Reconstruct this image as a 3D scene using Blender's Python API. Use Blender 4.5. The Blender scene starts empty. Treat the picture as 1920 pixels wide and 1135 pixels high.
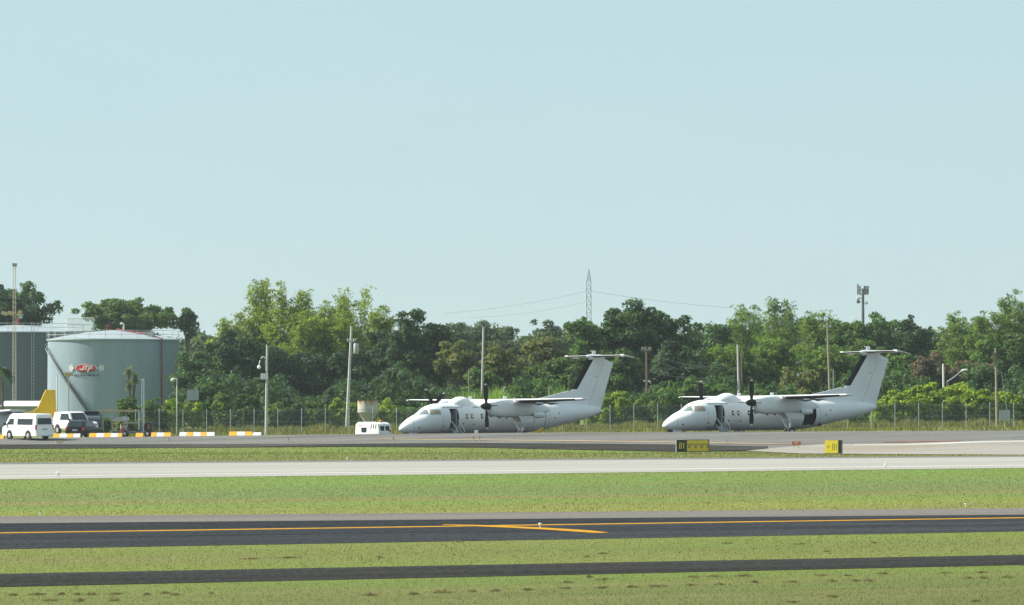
import bpy, bmesh, math, random
import numpy as np
from mathutils import Vector, Matrix
from math import sin, cos, pi, radians, sqrt

S = bpy.context.scene
COL = S.collection
rng = np.random.default_rng(7)
random.seed(7)

# ------------------------------------------------------------------ camera, sky, sun, exposure
F, YH, H = 6000.0, 720.0, 5.1            # focal length in photo pixels, horizon row, eye height
cam = bpy.data.cameras.new('camera')
cam.sensor_width = 36.0
cam.lens = 36.0 * F / 1920.0
cam.shift_y = (YH - 567.5) / 1920.0
cam.clip_start, cam.clip_end = 1.0, 20000.0
camo = bpy.data.objects.new('camera', cam)
camo.location = (0, 0, H)
camo.rotation_euler = (pi / 2, 0, 0)
COL.objects.link(camo)
S.camera = camo

SUN_EL, SUN_AZ = radians(39), radians(-82)     # azimuth from +Y towards +X: sun to the left, a little behind the planes
SKY_STRENGTH, SUN_STRENGTH, EXPOSURE = 0.07, 5.0, 0.85
world = bpy.data.worlds.new('World')
S.world = world
world.use_nodes = True
wn, wl = world.node_tree.nodes, world.node_tree.links
wn.clear()
sky = wn.new('ShaderNodeTexSky')
sky.sky_type = 'NISHITA'
sky.sun_disc = False
sky.sun_elevation, sky.sun_rotation = SUN_EL, SUN_AZ
sky.altitude, sky.air_density, sky.dust_density, sky.ozone_density = 0, 1.0, 0.6, 3.0
tint = wn.new('ShaderNodeMix')
tint.data_type, tint.blend_type = 'RGBA', 'MULTIPLY'
tint.inputs[0].default_value = 1.0
tint.inputs[7].default_value = (0.80, 1.0, 0.95, 1)
bgn = wn.new('ShaderNodeBackground')
bgn.inputs[1].default_value = SKY_STRENGTH
wo = wn.new('ShaderNodeOutputWorld')
wl.new(sky.outputs[0], tint.inputs[6])
veil = wn.new('ShaderNodeMix')                  # an even milky veil over the whole sky
veil.data_type = 'RGBA'
veil.inputs[0].default_value = 0.8
veil.inputs[7].default_value = (4.65, 5.95, 6.35, 1)
wl.new(tint.outputs[2], veil.inputs[6])
thin = wn.new('ShaderNodeTexNoise')               # barely uneven high haze
thin.inputs['Scale'].default_value = 9.0; thin.inputs['Detail'].default_value = 5.0
thm = wn.new('ShaderNodeMapping'); thm.inputs['Scale'].default_value = (1, 1, 3.5)
thc = wn.new('ShaderNodeTexCoord'); wl.new(thc.outputs['Generated'], thm.inputs[0]); wl.new(thm.outputs[0], thin.inputs['Vector'])
tha = wn.new('ShaderNodeMath'); tha.operation = 'MULTIPLY_ADD'; wl.new(thin.outputs[0], tha.inputs[0]); tha.inputs[1].default_value = 0.22; tha.inputs[2].default_value = 0.69
wl.new(tha.outputs[0], veil.inputs[0])
wl.new(veil.outputs[2], bgn.inputs[0])
wl.new(bgn.outputs[0], wo.inputs[0])

sl = bpy.data.lights.new('sun', 'SUN')
sl.energy, sl.angle, sl.color = SUN_STRENGTH, radians(0.53), (1.0, 0.94, 0.83)
so = bpy.data.objects.new('sun', sl)
sunvec = Vector((cos(SUN_EL) * sin(SUN_AZ), cos(SUN_EL) * cos(SUN_AZ), sin(SUN_EL)))
so.rotation_euler = sunvec.to_track_quat('Z', 'Y').to_euler()
so.location = (-100, 100, 120)
COL.objects.link(so)

S.view_settings.view_transform = 'Standard'
S.view_settings.look = 'None'
S.view_settings.exposure = EXPOSURE
S.view_settings.gamma = 1.0
S.view_settings.use_curve_mapping = False
S.cycles.max_bounces = 6
S.cycles.volume_bounces = 0
S.cycles.transparent_max_bounces = 12
S.cycles.use_denoising = True

# ------------------------------------------------------------------ placing
def gz(X, Y):
    """height of the ground: flat airfield, a pavement crest in front of the parked planes, then a slightly rising apron"""
    X = np.asarray(X, float); Y = np.asarray(Y, float)
    base = np.interp(X, [-30, -15, 5, 12, 30, 45], [0.0, 0.2, 0.2, 0.53, 0.53, 0.7])
    crest = np.interp(X, [-41.3, -13.8, 0, 18.9, 41.3], [0.715, 1.015, 1.145, 1.23, 1.32])
    up = np.clip((Y - 236) / (258 - 236), 0, 1); up = up * up * (3 - 2 * up)
    dn = np.clip((Y - 258) / (268 - 258), 0, 1); dn = dn * dn * (3 - 2 * dn)
    return np.where(Y < 258, crest * up, crest + (base - crest) * dn)

def gzf(X, Y): return float(gz(X, Y))

def onground(px, py):
    """first point of the ground under a photo pixel"""
    Yv = np.arange(60, 258.05, 0.05)
    Xv = (px - 960) * Yv / F
    yy = YH + (H - gz(Xv, Yv)) * F / Yv
    k = int(np.argmax(yy <= py)) if (yy <= py).any() else len(Yv) - 1
    return float(Xv[k]), float(Yv[k])

def PX(px, Y): return (px - 960) * Y / F
def PZ(py, Y): return H - (py - YH) * Y / F

# ------------------------------------------------------------------ materials
def newmat(name):
    m = bpy.data.materials.new(name); m.use_nodes = True
    n = m.node_tree.nodes; l = m.node_tree.links
    return m, n, l, n['Principled BSDF']

def spec(b, v):
    b.inputs['Specular IOR Level'].default_value = v

def noise(n, l, coord, scale, detail=4, rough=0.6, mapping=None):
    t = n.new('ShaderNodeTexNoise')
    t.inputs['Scale'].default_value = scale
    t.inputs['Detail'].default_value = detail
    t.inputs['Roughness'].default_value = rough
    src = coord
    if mapping:
        mp = n.new('ShaderNodeMapping')
        mp.inputs['Rotation'].default_value = mapping[0]
        mp.inputs['Scale'].default_value = mapping[1]
        l.new(coord, mp.inputs['Vector']); src = mp.outputs[0]
    l.new(src, t.inputs['Vector'])
    return t.outputs[0]

def ramp(n, l, fac, stops):
    r = n.new('ShaderNodeValToRGB')
    e = r.color_ramp.elements
    while len(e) > 1: e.remove(e[-1])
    e[0].position = stops[0][0]; e[0].color = (*stops[0][1], 1)
    for p, c in stops[1:]:
        q = e.new(p); q.color = (*c, 1)
    l.new(fac, r.inputs[0])
    return r.outputs[0]

def mixc(n, l, fac, a, b, mode='MIX'):
    x = n.new('ShaderNodeMix'); x.data_type = 'RGBA'; x.blend_type = mode
    if isinstance(fac, float): x.inputs[0].default_value = fac
    else: l.new(fac, x.inputs[0])
    for i, v in ((6, a), (7, b)):
        if isinstance(v, tuple): x.inputs[i].default_value = (*v, 1)
        else: l.new(v, x.inputs[i])
    return x.outputs[2]

def math_(n, l, op, a, b=None, c=None):
    x = n.new('ShaderNodeMath'); x.operation = op
    for i, v in enumerate((a, b, c)):
        if v is None: continue
        if isinstance(v, (int, float)): x.inputs[i].default_value = v
        else: l.new(v, x.inputs[i])
    return x.outputs[0]

def gain(c, k): return tuple(min(1.0, v * k) for v in c)

def paint(name, c, rough=0.5, metal=0.0, var=0.12, scale=1.5, sp=0.5, streak=None):
    """painted or plain surface with soft uneven wear"""
    m, n, l, b = newmat(name)
    tc = n.new('ShaderNodeTexCoord').outputs['Object']
    f = noise(n, l, tc, scale, 5, 0.65, ((0, 0, 0), streak) if streak else None)
    f2 = noise(n, l, tc, scale * 9, 3, 0.6)
    col = ramp(n, l, f, [(0.3, gain(c, 1 - var)), (0.55, c), (0.75, gain(c, 1 + var * 0.4))])
    col = mixc(n, l, math_(n, l, 'MULTIPLY', f2, var), col, gain(c, 0.55))
    l.new(col, b.inputs['Base Color'])
    l.new(math_(n, l, 'MULTIPLY_ADD', f, 0.2, rough - 0.1), b.inputs['Roughness'])
    b.inputs['Metallic'].default_value = metal
    spec(b, sp)
    return m

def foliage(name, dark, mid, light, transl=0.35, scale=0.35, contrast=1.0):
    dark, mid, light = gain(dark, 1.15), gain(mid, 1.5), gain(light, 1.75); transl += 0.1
    m, n, l, b = newmat(name)
    g = n.new('ShaderNodeNewGeometry')
    tc = g.outputs['Position']
    f = noise(n, l, tc, scale, 3, 0.6)
    isl = g.outputs['Random Per Island']
    f = math_(n, l, 'ADD', math_(n, l, 'MULTIPLY', f, 0.65), math_(n, l, 'MULTIPLY', isl, 0.35))
    col = ramp(n, l, f, [(0.28, dark), (0.5, mid), (0.72, light)])
    l.new(col, b.inputs['Base Color'])
    b.inputs['Roughness'].default_value = 0.65
    spec(b, 0.25)
    t = n.new('ShaderNodeBsdfTranslucent')
    tcol = mixc(n, l, 1.0, col, (1.25, 1.3, 0.55), 'MULTIPLY')
    l.new(tcol, t.inputs[0])
    mx = n.new('ShaderNodeMixShader'); mx.inputs[0].default_value = transl
    l.new(b.outputs[0], mx.inputs[1]); l.new(t.outputs[0], mx.inputs[2])
    out = n['Material Output']
    l.new(mx.outputs[0], out.inputs[0])
    return m

RDIR = math.atan(0.33)           # direction of the runway in plan

def ground_coords(n, l):
    g = n.new('ShaderNodeNewGeometry')
    mp = n.new('ShaderNodeMapping')
    mp.vector_type = 'POINT'
    mp.inputs['Rotation'].default_value = (0, 0, -RDIR)
    l.new(g.outputs['Position'], mp.inputs['Vector'])
    return mp.outputs[0], g

def grass_mat(name, blades=False):
    m, n, l, b = newmat(name)
    u, g = ground_coords(n, l)
    sx = n.new('ShaderNodeSeparateXYZ'); l.new(u, sx.inputs[0])
    v = sx.outputs[1]                       # distance across the strips
    wob = noise(n, l, u, 0.05, 3, 0.5, ((0, 0, 0), (0.35, 1, 1)))
    vv = math_(n, l, 'ADD', v, math_(n, l, 'MULTIPLY_ADD', wob, 5.0, -2.5))
    k = cos(RDIR)
    lo, hi = 60.0, 260.0
    fac = math_(n, l, 'DIVIDE', math_(n, l, 'SUBTRACT', vv, lo), hi - lo)
    def P(Y): return (Y * k - lo) / (hi - lo)
    olive, lime, green, blue, tan = (0.172, 0.215, 0.042), (0.190, 0.255, 0.042), (0.175, 0.270, 0.052), (0.165, 0.232, 0.068), (0.240, 0.220, 0.075)
    stops = [(0.0, (0.13, 0.15, 0.038)), (P(76), (0.128, 0.148, 0.040)), (P(80), (0.140, 0.170, 0.040)), (P(83.5), (0.150, 0.200, 0.040)), (P(91), (0.175, 0.22, 0.042)), (P(97), (0.165, 0.19, 0.046)), (P(104), (0.18, 0.235, 0.042)),
             (P(127), (0.250, 0.260, 0.060)), (P(133), (0.225, 0.270, 0.052)), (P(139), green), (P(144), tan), (P(147), blue), (P(156), blue), (P(166), green), (P(180), green),
             (P(212), (0.190, 0.235, 0.050)), (P(222), (0.215, 0.215, 0.064)), (P(232), (0.185, 0.240, 0.048)), (P(262), (0.175, 0.230, 0.050))]
    base = ramp(n, l, fac, stops)
    s1 = noise(n, l, u, 0.22, 5, 0.65, ((0, 0, 0), (0.16, 1.0, 1)))
    s2 = noise(n, l, u, 1.3, 4, 0.65, ((0, 0, 0), (0.35, 1.0, 1)))
    c = mixc(n, l, ramp(n, l, s1, [(0.45, (0, 0, 0)), (0.68, (0.75, 0.75, 0.75))]), base, (0.205, 0.205, 0.062))
    c = mixc(n, l, ramp(n, l, s1, [(0.30, (0.6, 0.6, 0.6)), (0.44, (0, 0, 0))]), c, (0.150, 0.235, 0.045))
    c = mixc(n, l, ramp(n, l, s2, [(0.52, (0, 0, 0)), (0.75, (0.32, 0.32, 0.32))]), c, (0.120, 0.130, 0.040))
    if blades:
        isl = g.outputs['Random Per Island']
        c = mixc(n, l, 1.0, c, ramp(n, l, isl, [(0, (0.90, 0.90, 0.90)), (0.6, (1.0, 1.0, 1.0)), (1, (1.14, 1.12, 1.08))]), 'MULTIPLY')
    c = mixc(n, l, 1.0, c, (0.85, 0.84, 0.90), 'MULTIPLY')
    l.new(c, b.inputs['Base Color'])
    b.inputs['Roughness'].default_value = 0.8
    spec(b, 0.15)
    if blades:
        t = n.new('ShaderNodeBsdfTranslucent'); l.new(c, t.inputs[0])
        mx = n.new('ShaderNodeMixShader'); mx.inputs[0].default_value = 0.55
        l.new(b.outputs[0], mx.inputs[1]); l.new(t.outputs[0], mx.inputs[2])
        l.new(mx.outputs[0], n['Material Output'].inputs[0])
    else:
        bp = n.new('ShaderNodeBump'); bp.inputs['Strength'].default_value = 0.5; bp.inputs['Distance'].default_value = 0.08
        l.new(noise(n, l, u, 6, 5, 0.7), bp.inputs['Height']); l.new(bp.outputs[0], b.inputs['Normal'])
    return m

def pavement(name, c, streaky=(0.03, 1.0), var=0.35, speck=0.35, light=None, rough=0.85, patches=0.0, patch_col=(0.2, 0.2, 0.2)):
    m, n, l, b = newmat(name)
    u, g = ground_coords(n, l)
    s1 = noise(n, l, u, 0.45, 6, 0.7, ((0, 0, 0), (streaky[0], streaky[1], 1)))
    s2 = noise(n, l, u, 7.0, 4, 0.8, ((0, 0, 0), (1.0, 0.22, 1)))
    s3 = noise(n, l, u, 0.11, 4, 0.6, ((0, 0, 0), (0.3, 1, 1)))
    col = ramp(n, l, s1, [(0.3, gain(c, 1 - var)), (0.5, c), (0.72, gain(c, 1 + var))])
    col = mixc(n, l, 1.0, col, ramp(n, l, s2, [(0.3, (1 - speck,) * 3), (0.5, (1, 1, 1)), (0.7, (1 + speck,) * 3)]), 'MULTIPLY')
    if patches:
        col = mixc(n, l, ramp(n, l, s3, [(0.52, (0, 0, 0)), (0.62, (patches,) * 3)]), col, patch_col)
    if light:
        sc = noise(n, l, u, 0.9, 5, 0.6, ((0, 0, 0), (0.06, 1.6, 1)))
        col = mixc(n, l, ramp(n, l, sc, [(0.60, (0, 0, 0)), (0.70, (0.6, 0.6, 0.6))]), col, light)
    l.new(col, b.inputs['Base Color'])
    b.inputs['Roughness'].default_value = rough
    spec(b, 0.0)
    bp = n.new('ShaderNodeBump'); bp.inputs['Strength'].default_value = 0.3; bp.inputs['Distance'].default_value = 0.01
    l.new(s2, bp.inputs['Height']); l.new(bp.outputs[0], b.inputs['Normal'])
    return m

M = {}
M['grass'] = grass_mat('grass_ground')
M['blades'] = grass_mat('grass_blades', True)
M['near_asphalt'] = pavement('near_asphalt', (0.036, 0.0365, 0.0365), var=0.35, speck=0.55)
M['taxi_asphalt'] = pavement('taxi_asphalt', (0.034, 0.038, 0.043), var=0.45, speck=0.5, light=(0.12, 0.123, 0.125))
M['shoulder'] = pavement('shoulder_asphalt', (0.15, 0.142, 0.132), var=0.15, speck=0.2)
M['runway'] = pavement('runway_concrete', (0.305, 0.298, 0.276), var=0.18, speck=0.08, patches=0.35, patch_col=(0.26, 0.26, 0.245))
M['runway_edge'] = pavement('runway_edge', (0.15, 0.155, 0.16), var=0.15, speck=0.15)
M['apron'] = pavement('apron_asphalt', (0.150, 0.150, 0.146), streaky=(0.06, 1.0), var=0.35, speck=0.2, patches=0.4, patch_col=(0.14, 0.128, 0.118))
M['dark_asphalt'] = pavement('dark_asphalt', (0.040, 0.040, 0.037), streaky=(0.08, 1.0), var=0.5, speck=0.3, patches=0.45, patch_col=(0.10, 0.095, 0.09))
M['concrete'] = pavement('entry_concrete', (0.27, 0.258, 0.235), streaky=(0.06, 1.0), var=0.18, speck=0.1, patches=0.5, patch_col=(0.24, 0.195, 0.145))
M['yellow_line'] = pavement('yellow_line', (0.42, 0.225, 0.03), streaky=(0.3, 1), var=0.2, speck=0.15)
M['pale_line'] = pavement('pale_line', (0.33, 0.25, 0.15), streaky=(0.3, 1), var=0.25, speck=0.2)
M['white_line'] = pavement('white_line', (0.42, 0.42, 0.40), streaky=(0.3, 1), var=0.12, speck=0.1)
M['red_line'] = pavement('red_line', (0.20, 0.11, 0.09), streaky=(0.2, 1), var=0.5, speck=0.4)
M['white'] = paint('aircraft_white', (0.74, 0.765, 0.775), 0.36, var=0.10, scale=0.9, streak=(0.4, 1, 1))
M['aircraft_grey'] = paint('aircraft_grey', (0.33, 0.36, 0.38), 0.45, var=0.15)
M['boot'] = paint('boot_black', (0.006, 0.007, 0.009), 0.7, sp=0.15)
M['prop_black'] = paint('propeller_black', (0.010, 0.011, 0.012), 0.7, sp=0.2)
M['tip_white'] = paint('tip_white', (0.62, 0.62, 0.62), 0.5)
M['glass'] = paint('dark_glass', (0.020, 0.030, 0.036), 0.12, var=0.2, sp=0.5)
M['cockpit_glass'] = paint('cockpit_glass', (0.20, 0.25, 0.25), 0.06, var=0.25, scale=2.5, sp=0.9)
M['blind'] = paint('sun_blind', (0.34, 0.29, 0.22), 0.35, var=0.2, scale=3)
M['interior'] = paint('dark_interior', (0.020, 0.018, 0.020), 0.8)
M['seam'] = paint('seam_dark', (0.05, 0.055, 0.06), 0.6)
M['alu'] = paint('bare_metal', (0.50, 0.52, 0.53), 0.35, metal=0.6, var=0.2)
M['rubber'] = paint('rubber', (0.014, 0.014, 0.015), 0.85)
M['rim'] = paint('wheel_rim', (0.50, 0.50, 0.50), 0.4, metal=0.4)
M['car_white'] = paint('car_white', (0.80, 0.80, 0.79), 0.25, var=0.04, sp=0.6)
M['car_dark'] = paint('car_dark', (0.010, 0.016, 0.026), 0.3, var=0.15, sp=0.3)
M['red_lamp'] = paint('red_lamp', (0.50, 0.03, 0.02), 0.25)
M['orange'] = paint('orange_paint', (0.88, 0.44, 0.03), 0.5, var=0.18, scale=3)
M['white_paint'] = paint('white_paint', (0.74, 0.75, 0.76), 0.5, var=0.15, scale=3)
M['amber'] = paint('amber_lens', (0.80, 0.22, 0.01), 0.3)
M['yellow'] = paint('sign_yellow', (0.95, 0.74, 0.04), 0.45, var=0.06)
M['yellow_dim'] = paint('sign_yellow_shaded', (0.62, 0.47, 0.03), 0.5, var=0.15, scale=4)  # same yellow with the shade of the turned face mixed in
M['black'] = paint('sign_black', (0.012, 0.014, 0.017), 0.5)
M['tail_yellow'] = paint('tail_yellow', (0.95, 0.62, 0.012), 0.4, var=0.08)
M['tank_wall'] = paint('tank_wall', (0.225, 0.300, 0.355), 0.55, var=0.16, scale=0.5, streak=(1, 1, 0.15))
M['tank_dark'] = paint('tank_shade_trailer_grey', (0.085, 0.12, 0.145), 0.6, var=0.25, scale=0.5, streak=(1, 1, 0.2))  # left tank: its shade is put into the wall colour; trailer grey too
M['tank_roof'] = paint('tank_roof', (0.30, 0.35, 0.38), 0.5, var=0.1, scale=0.4)
M['red_pipe'] = paint('red_pipe', (0.22, 0.03, 0.03), 0.5)
M['logo_red'] = paint('logo_red', (0.55, 0.015, 0.03), 0.4, var=0.05)
M['logo_dark'] = paint('logo_dark', (0.03, 0.035, 0.05), 0.5)
M['galv'] = paint('galvanised', (0.44, 0.49, 0.50), 0.45, metal=0.3, var=0.2)
M['pole_grey'] = paint('concrete_pole', (0.50, 0.50, 0.47), 0.8, var=0.15, scale=2)
M['wood'] = paint('pole_wood', (0.20, 0.14, 0.10), 0.85, var=0.3, scale=2)
M['wood_pale'] = paint('pole_wood_pale', (0.34, 0.29, 0.22), 0.85, var=0.3, scale=2)
M['tan'] = paint('tan_paint', (0.48, 0.38, 0.22), 0.6, var=0.2)
M['lamp_white'] = paint('lamp_white', (0.72, 0.73, 0.72), 0.4)
M['steel_dark'] = paint('steel_dark', (0.13, 0.15, 0.16), 0.6, metal=0.3)
M['steel_tan'] = paint('steel_tan', (0.36, 0.32, 0.25), 0.6, metal=0.2)
M['steel_pale'] = paint('steel_pale', (0.52, 0.48, 0.40), 0.6, metal=0.1)
M['wire'] = paint('wire_grey', (0.16, 0.18, 0.19), 0.6, metal=0.3)
M['cable'] = paint('cable', (0.10, 0.11, 0.12), 0.7)
M['board_grey'] = paint('board_grey', (0.36, 0.39, 0.40), 0.6, var=0.15)
M['bark'] = paint('bark', (0.11, 0.085, 0.06), 0.9, var=0.3, scale=3)
M['rust_silo'] = None
M['orange_sign'] = paint('orange_sign', (0.55, 0.19, 0.04), 0.6, var=0.25, scale=5)
M['pink'] = paint('dull_red', (0.32, 0.06, 0.05), 0.5)
M['hay'] = foliage('hay', (0.060, 0.045, 0.022), (0.105, 0.082, 0.042), (0.15, 0.12, 0.065), 0.1, 3)

def silo_mat():
    m, n, l, b = newmat('rusty_silo')
    tc = n.new('ShaderNodeTexCoord').outputs['Object']
    sx = n.new('ShaderNodeSeparateXYZ'); l.new(tc, sx.inputs[0])
    drip = noise(n, l, tc, 4.0, 5, 0.7, ((0, 0, 0), (1, 1, 0.12)))
    blot = noise(n, l, tc, 1.2, 5, 0.7)
    top = math_(n, l, 'MULTIPLY_ADD', sx.outputs[2], 0.55, -1.58)       # rust creeps down from the rim
    f = math_(n, l, 'ADD', math_(n, l, 'ADD', top, drip), math_(n, l, 'MULTIPLY', blot, 0.35))
    col = ramp(n, l, f, [(0.55, (0.44, 0.43, 0.37)), (0.72, (0.40, 0.33, 0.23)), (0.85, (0.20, 0.09, 0.05))])
    l.new(col, b.inputs['Base Color']); b.inputs['Roughness'].default_value = 0.8
    return m
M['rust_silo'] = silo_mat()

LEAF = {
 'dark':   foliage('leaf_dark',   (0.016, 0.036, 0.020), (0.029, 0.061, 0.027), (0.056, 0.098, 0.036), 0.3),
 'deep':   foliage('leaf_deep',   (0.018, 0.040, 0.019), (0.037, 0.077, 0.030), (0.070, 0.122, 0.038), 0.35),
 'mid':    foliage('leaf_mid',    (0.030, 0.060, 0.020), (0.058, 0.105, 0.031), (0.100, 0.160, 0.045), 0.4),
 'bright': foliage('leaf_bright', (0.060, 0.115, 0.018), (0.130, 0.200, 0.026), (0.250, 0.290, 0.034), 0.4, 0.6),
 'bamboo': foliage('leaf_bamboo', (0.064, 0.102, 0.020), (0.125, 0.176, 0.030), (0.215, 0.255, 0.045), 0.42),
 'bamboo_green': foliage('leaf_bamboo_green', (0.042, 0.082, 0.022), (0.082, 0.138, 0.034), (0.150, 0.205, 0.052), 0.4),
 'olive':  foliage('leaf_olive',  (0.046, 0.062, 0.022), (0.092, 0.108, 0.036), (0.150, 0.155, 0.055), 0.35),
 'brown':  foliage('leaf_brown',  (0.046, 0.040, 0.026), (0.085, 0.068, 0.044), (0.13, 0.105, 0.065), 0.25),
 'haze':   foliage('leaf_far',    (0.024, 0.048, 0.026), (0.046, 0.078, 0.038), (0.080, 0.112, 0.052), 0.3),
 'cane':   foliage('leaf_cane',   (0.050, 0.105, 0.030), (0.100, 0.170, 0.050), (0.18, 0.25, 0.09), 0.45, 0.8),
 'weeds':  foliage('leaf_weeds',  (0.060, 0.064, 0.022), (0.110, 0.115, 0.038), (0.165, 0.150, 0.062), 0.3, 0.25),
}

# ------------------------------------------------------------------ mesh builder
class MB:
    def __init__(s): s.V, s.Fs, s.mi = [], [], []
    def face(s, pts, m=0):
        k = len(s.V); s.V += [tuple(p) for p in pts]; s.Fs.append(tuple(range(k, k + len(pts)))); s.mi.append(m); return s
    def box(s, c, d, m=0, rz=0.0, R=None):
        x, y, z = (v / 2 for v in d); k = len(s.V)
        R = R or Matrix.Rotation(rz, 3, 'Z')
        for dx, dy, dz in ((-x,-y,-z),(x,-y,-z),(x,y,-z),(-x,y,-z),(-x,-y,z),(x,-y,z),(x,y,z),(-x,y,z)):
            q = R @ Vector((dx, dy, dz)); s.V.append((c[0]+q.x, c[1]+q.y, c[2]+q.z))
        for f in ((0,3,2,1),(4,5,6,7),(0,1,5,4),(1,2,6,5),(2,3,7,6),(3,0,4,7)):
            s.Fs.append(tuple(k + i for i in f)); s.mi.append(m)
        return s
    def rings(s, rings, m=0, cap=True):
        k = len(s.V); n = len(rings[0])
        for r in rings: s.V += [tuple(p) for p in r]
        for i in range(len(rings) - 1):
            for j in range(n):
                a = k + i*n + j; b = k + i*n + (j+1) % n
                s.Fs.append((a, b, b + n, a + n)); s.mi.append(m)
        if cap:
            s.Fs.append(tuple(k + j for j in range(n))[::-1]); s.mi.append(m)
            q = k + (len(rings)-1)*n
            s.Fs.append(tuple(q + j for j in range(n))); s.mi.append(m)
        return s
    def tube(s, pts, r, n=8, m=0, cap=True):
        pts = [Vector(p) for p in pts]
        rr = r if isinstance(r, (list, tuple)) else [r] * len(pts)
        rings = []
        for i, p in enumerate(pts):
            t = (pts[min(i+1, len(pts)-1)] - pts[max(i-1, 0)]).normalized()
            a = Vector((0, 0, 1)) if abs(t.z) < 0.9 else Vector((1, 0, 0))
            u = t.cross(a).normalized(); w = t.cross(u)
            rings.append([p + (u * cos(2*pi*j/n) + w * sin(2*pi*j/n)) * rr[i] for j in range(n)])
        return s.rings(rings, m, cap)
    def lathe(s, prof, n=24, m=0, c=(0,0,0), axis='Z', cap=True):
        rings = []
        for r, z in prof:
            ring = []
            for j in range(n):
                a = 2*pi*j/n
                p = (r*cos(a), r*sin(a), z)
                if axis == 'Y': p = (p[0], p[2], p[1])
                if axis == 'X': p = (p[2], p[0], p[1])
                ring.append((c[0]+p[0], c[1]+p[1], c[2]+p[2]))
            rings.append(ring)
        return s.rings(rings, m, cap)
    def prism(s, poly, y0, y1, m=0):
        """polygon in x, z swept across y"""
        return s.rings([[(x, y0, z) for x, z in poly], [(x, y1, z) for x, z in poly]], m)
    def build(s, name, mats, parent=None, smooth=False, loc=None, rz=None, bevel=0.0, fix=True):
        me = bpy.data.meshes.new(name)
        me.from_pydata(s.V, [], s.Fs)
        if not isinstance(mats, (list, tuple)): mats = [mats]
        for q in mats: me.materials.append(q)
        me.polygons.foreach_set('material_index', s.mi)
        if fix or bevel:
            bm = bmesh.new(); bm.from_mesh(me)
            bmesh.ops.remove_doubles(bm, verts=bm.verts, dist=1e-5)
            bmesh.ops.recalc_face_normals(bm, faces=bm.faces)
            if bevel:
                ed = [e for e in bm.edges if len(e.link_faces) == 2 and e.calc_face_angle(0) > 0.5]
                bmesh.ops.bevel(bm, geom=ed, offset=bevel, segments=2, affect='EDGES', profile=0.6, clamp_overlap=True)
            bm.to_mesh(me); bm.free()
        if smooth:
            me.shade_smooth()
            try: me.set_sharp_from_angle(angle=radians(38))
            except Exception: pass
        o = bpy.data.objects.new(name, me)
        COL.objects.link(o)
        if parent: o.parent = parent
        if loc is not None: o.location = loc
        if rz is not None: o.rotation_euler = (0, 0, rz)
        return o

def tag(o, label=None, cat=None, group=None, kind=None):
    if label: o['label'] = label
    if cat: o['category'] = cat
    if group: o['group'] = group
    if kind: o['kind'] = kind
    return o

def thing(name, loc, label, cat, group=None, rz=0.0):
    o = bpy.data.objects.new(name, None)
    o.empty_display_size = 0.3
    COL.objects.link(o)
    o.location = loc; o.rotation_euler = (0, 0, rz)
    return tag(o, label, cat, group)

def copy_tree(o, parent=None):
    c = o.copy(); COL.objects.link(c)
    if parent: c.parent = parent
    for ch in list(o.children): copy_tree(ch, c)
    return c

def fast_mesh(name, V, loops_per, mats, parent=None, loc=None):
    """many separate triangles or quads straight from numpy"""
    V = np.ascontiguousarray(V, np.float32); nv = len(V); nf = nv // loops_per
    me = bpy.data.meshes.new(name)
    me.vertices.add(nv); me.vertices.foreach_set('co', V.ravel())
    me.loops.add(nv); me.loops.foreach_set('vertex_index', np.arange(nv, dtype=np.int32))
    me.polygons.add(nf)
    me.polygons.foreach_set('loop_start', np.arange(0, nv, loops_per, dtype=np.int32))
    me.update(calc_edges=True)
    me.materials.append(mats)
    o = bpy.data.objects.new(name, me); COL.objects.link(o)
    if parent: o.parent = parent
    if loc is not None: o.location = loc
    return o

# ------------------------------------------------------------------ ground and pavements
def axis(parts):
    out = []
    for a, b, n in parts: out += list(np.linspace(a, b, n, endpoint=False))
    return np.array(out + [parts[-1][1]])
gx = axis([(-3000, -600, 8), (-600, -90, 18), (-90, 90, 90), (90, 600, 18), (600, 3000, 8)])
gy = axis([(-300, 60, 10), (60, 232, 40), (232, 272, 80), (272, 340, 17), (340, 900, 20), (900, 4000, 10)])
XX, YY = np.meshgrid(gx, gy)
ZZ = gz(XX, YY) - 0.02 * np.clip((YY - 232) / 4, 0, 1)
me = bpy.data.meshes.new('ground')
nx, ny = len(gx), len(gy)
idx = np.arange(nx * ny).reshape(ny, nx)
faces = np.stack([idx[:-1, :-1], idx[:-1, 1:], idx[1:, 1:], idx[1:, :-1]], -1).reshape(-1, 4)
me.from_pydata(np.stack([XX, YY, ZZ], -1).reshape(-1, 3).tolist(), [], faces.tolist())
me.materials.append(M['grass']); me.shade_smooth()
ground = bpy.data.objects.new('ground', me); COL.objects.link(ground)
tag(ground, kind='structure')

def line_w(l, r, ext=260.0):
    """straight line on the flat ground through two photo pixels, lengthened both ways"""
    a, b = np.array(onground(*l)), np.array(onground(*r))
    d = (b - a) / np.linalg.norm(b - a)
    return a - d * ext, b + d * ext

def strip(name, near, far, mat, z, n=160, rows=1, jitter=0.0):
    (a0, a1), (b0, b1) = line_w(*near), line_w(*far)
    V, Fc = [], []
    for i in range(n + 1):
        t = i / n
        p, q = a0 + (a1 - a0) * t, b0 + (b1 - b0) * t
        for j in range(rows + 1):
            w = p + (q - p) * j / rows
            V.append((w[0], w[1], z))
    for i in range(n):
        for j in range(rows):
            k = i * (rows + 1) + j
            Fc.append((k, k + rows + 1, k + rows + 2, k + 1))
    me = bpy.data.meshes.new(name); me.from_pydata(V, [], Fc); me.materials.append(mat)
    o = bpy.data.objects.new(name, me); COL.objects.link(o)
    return tag(o, kind='structure')

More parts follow.
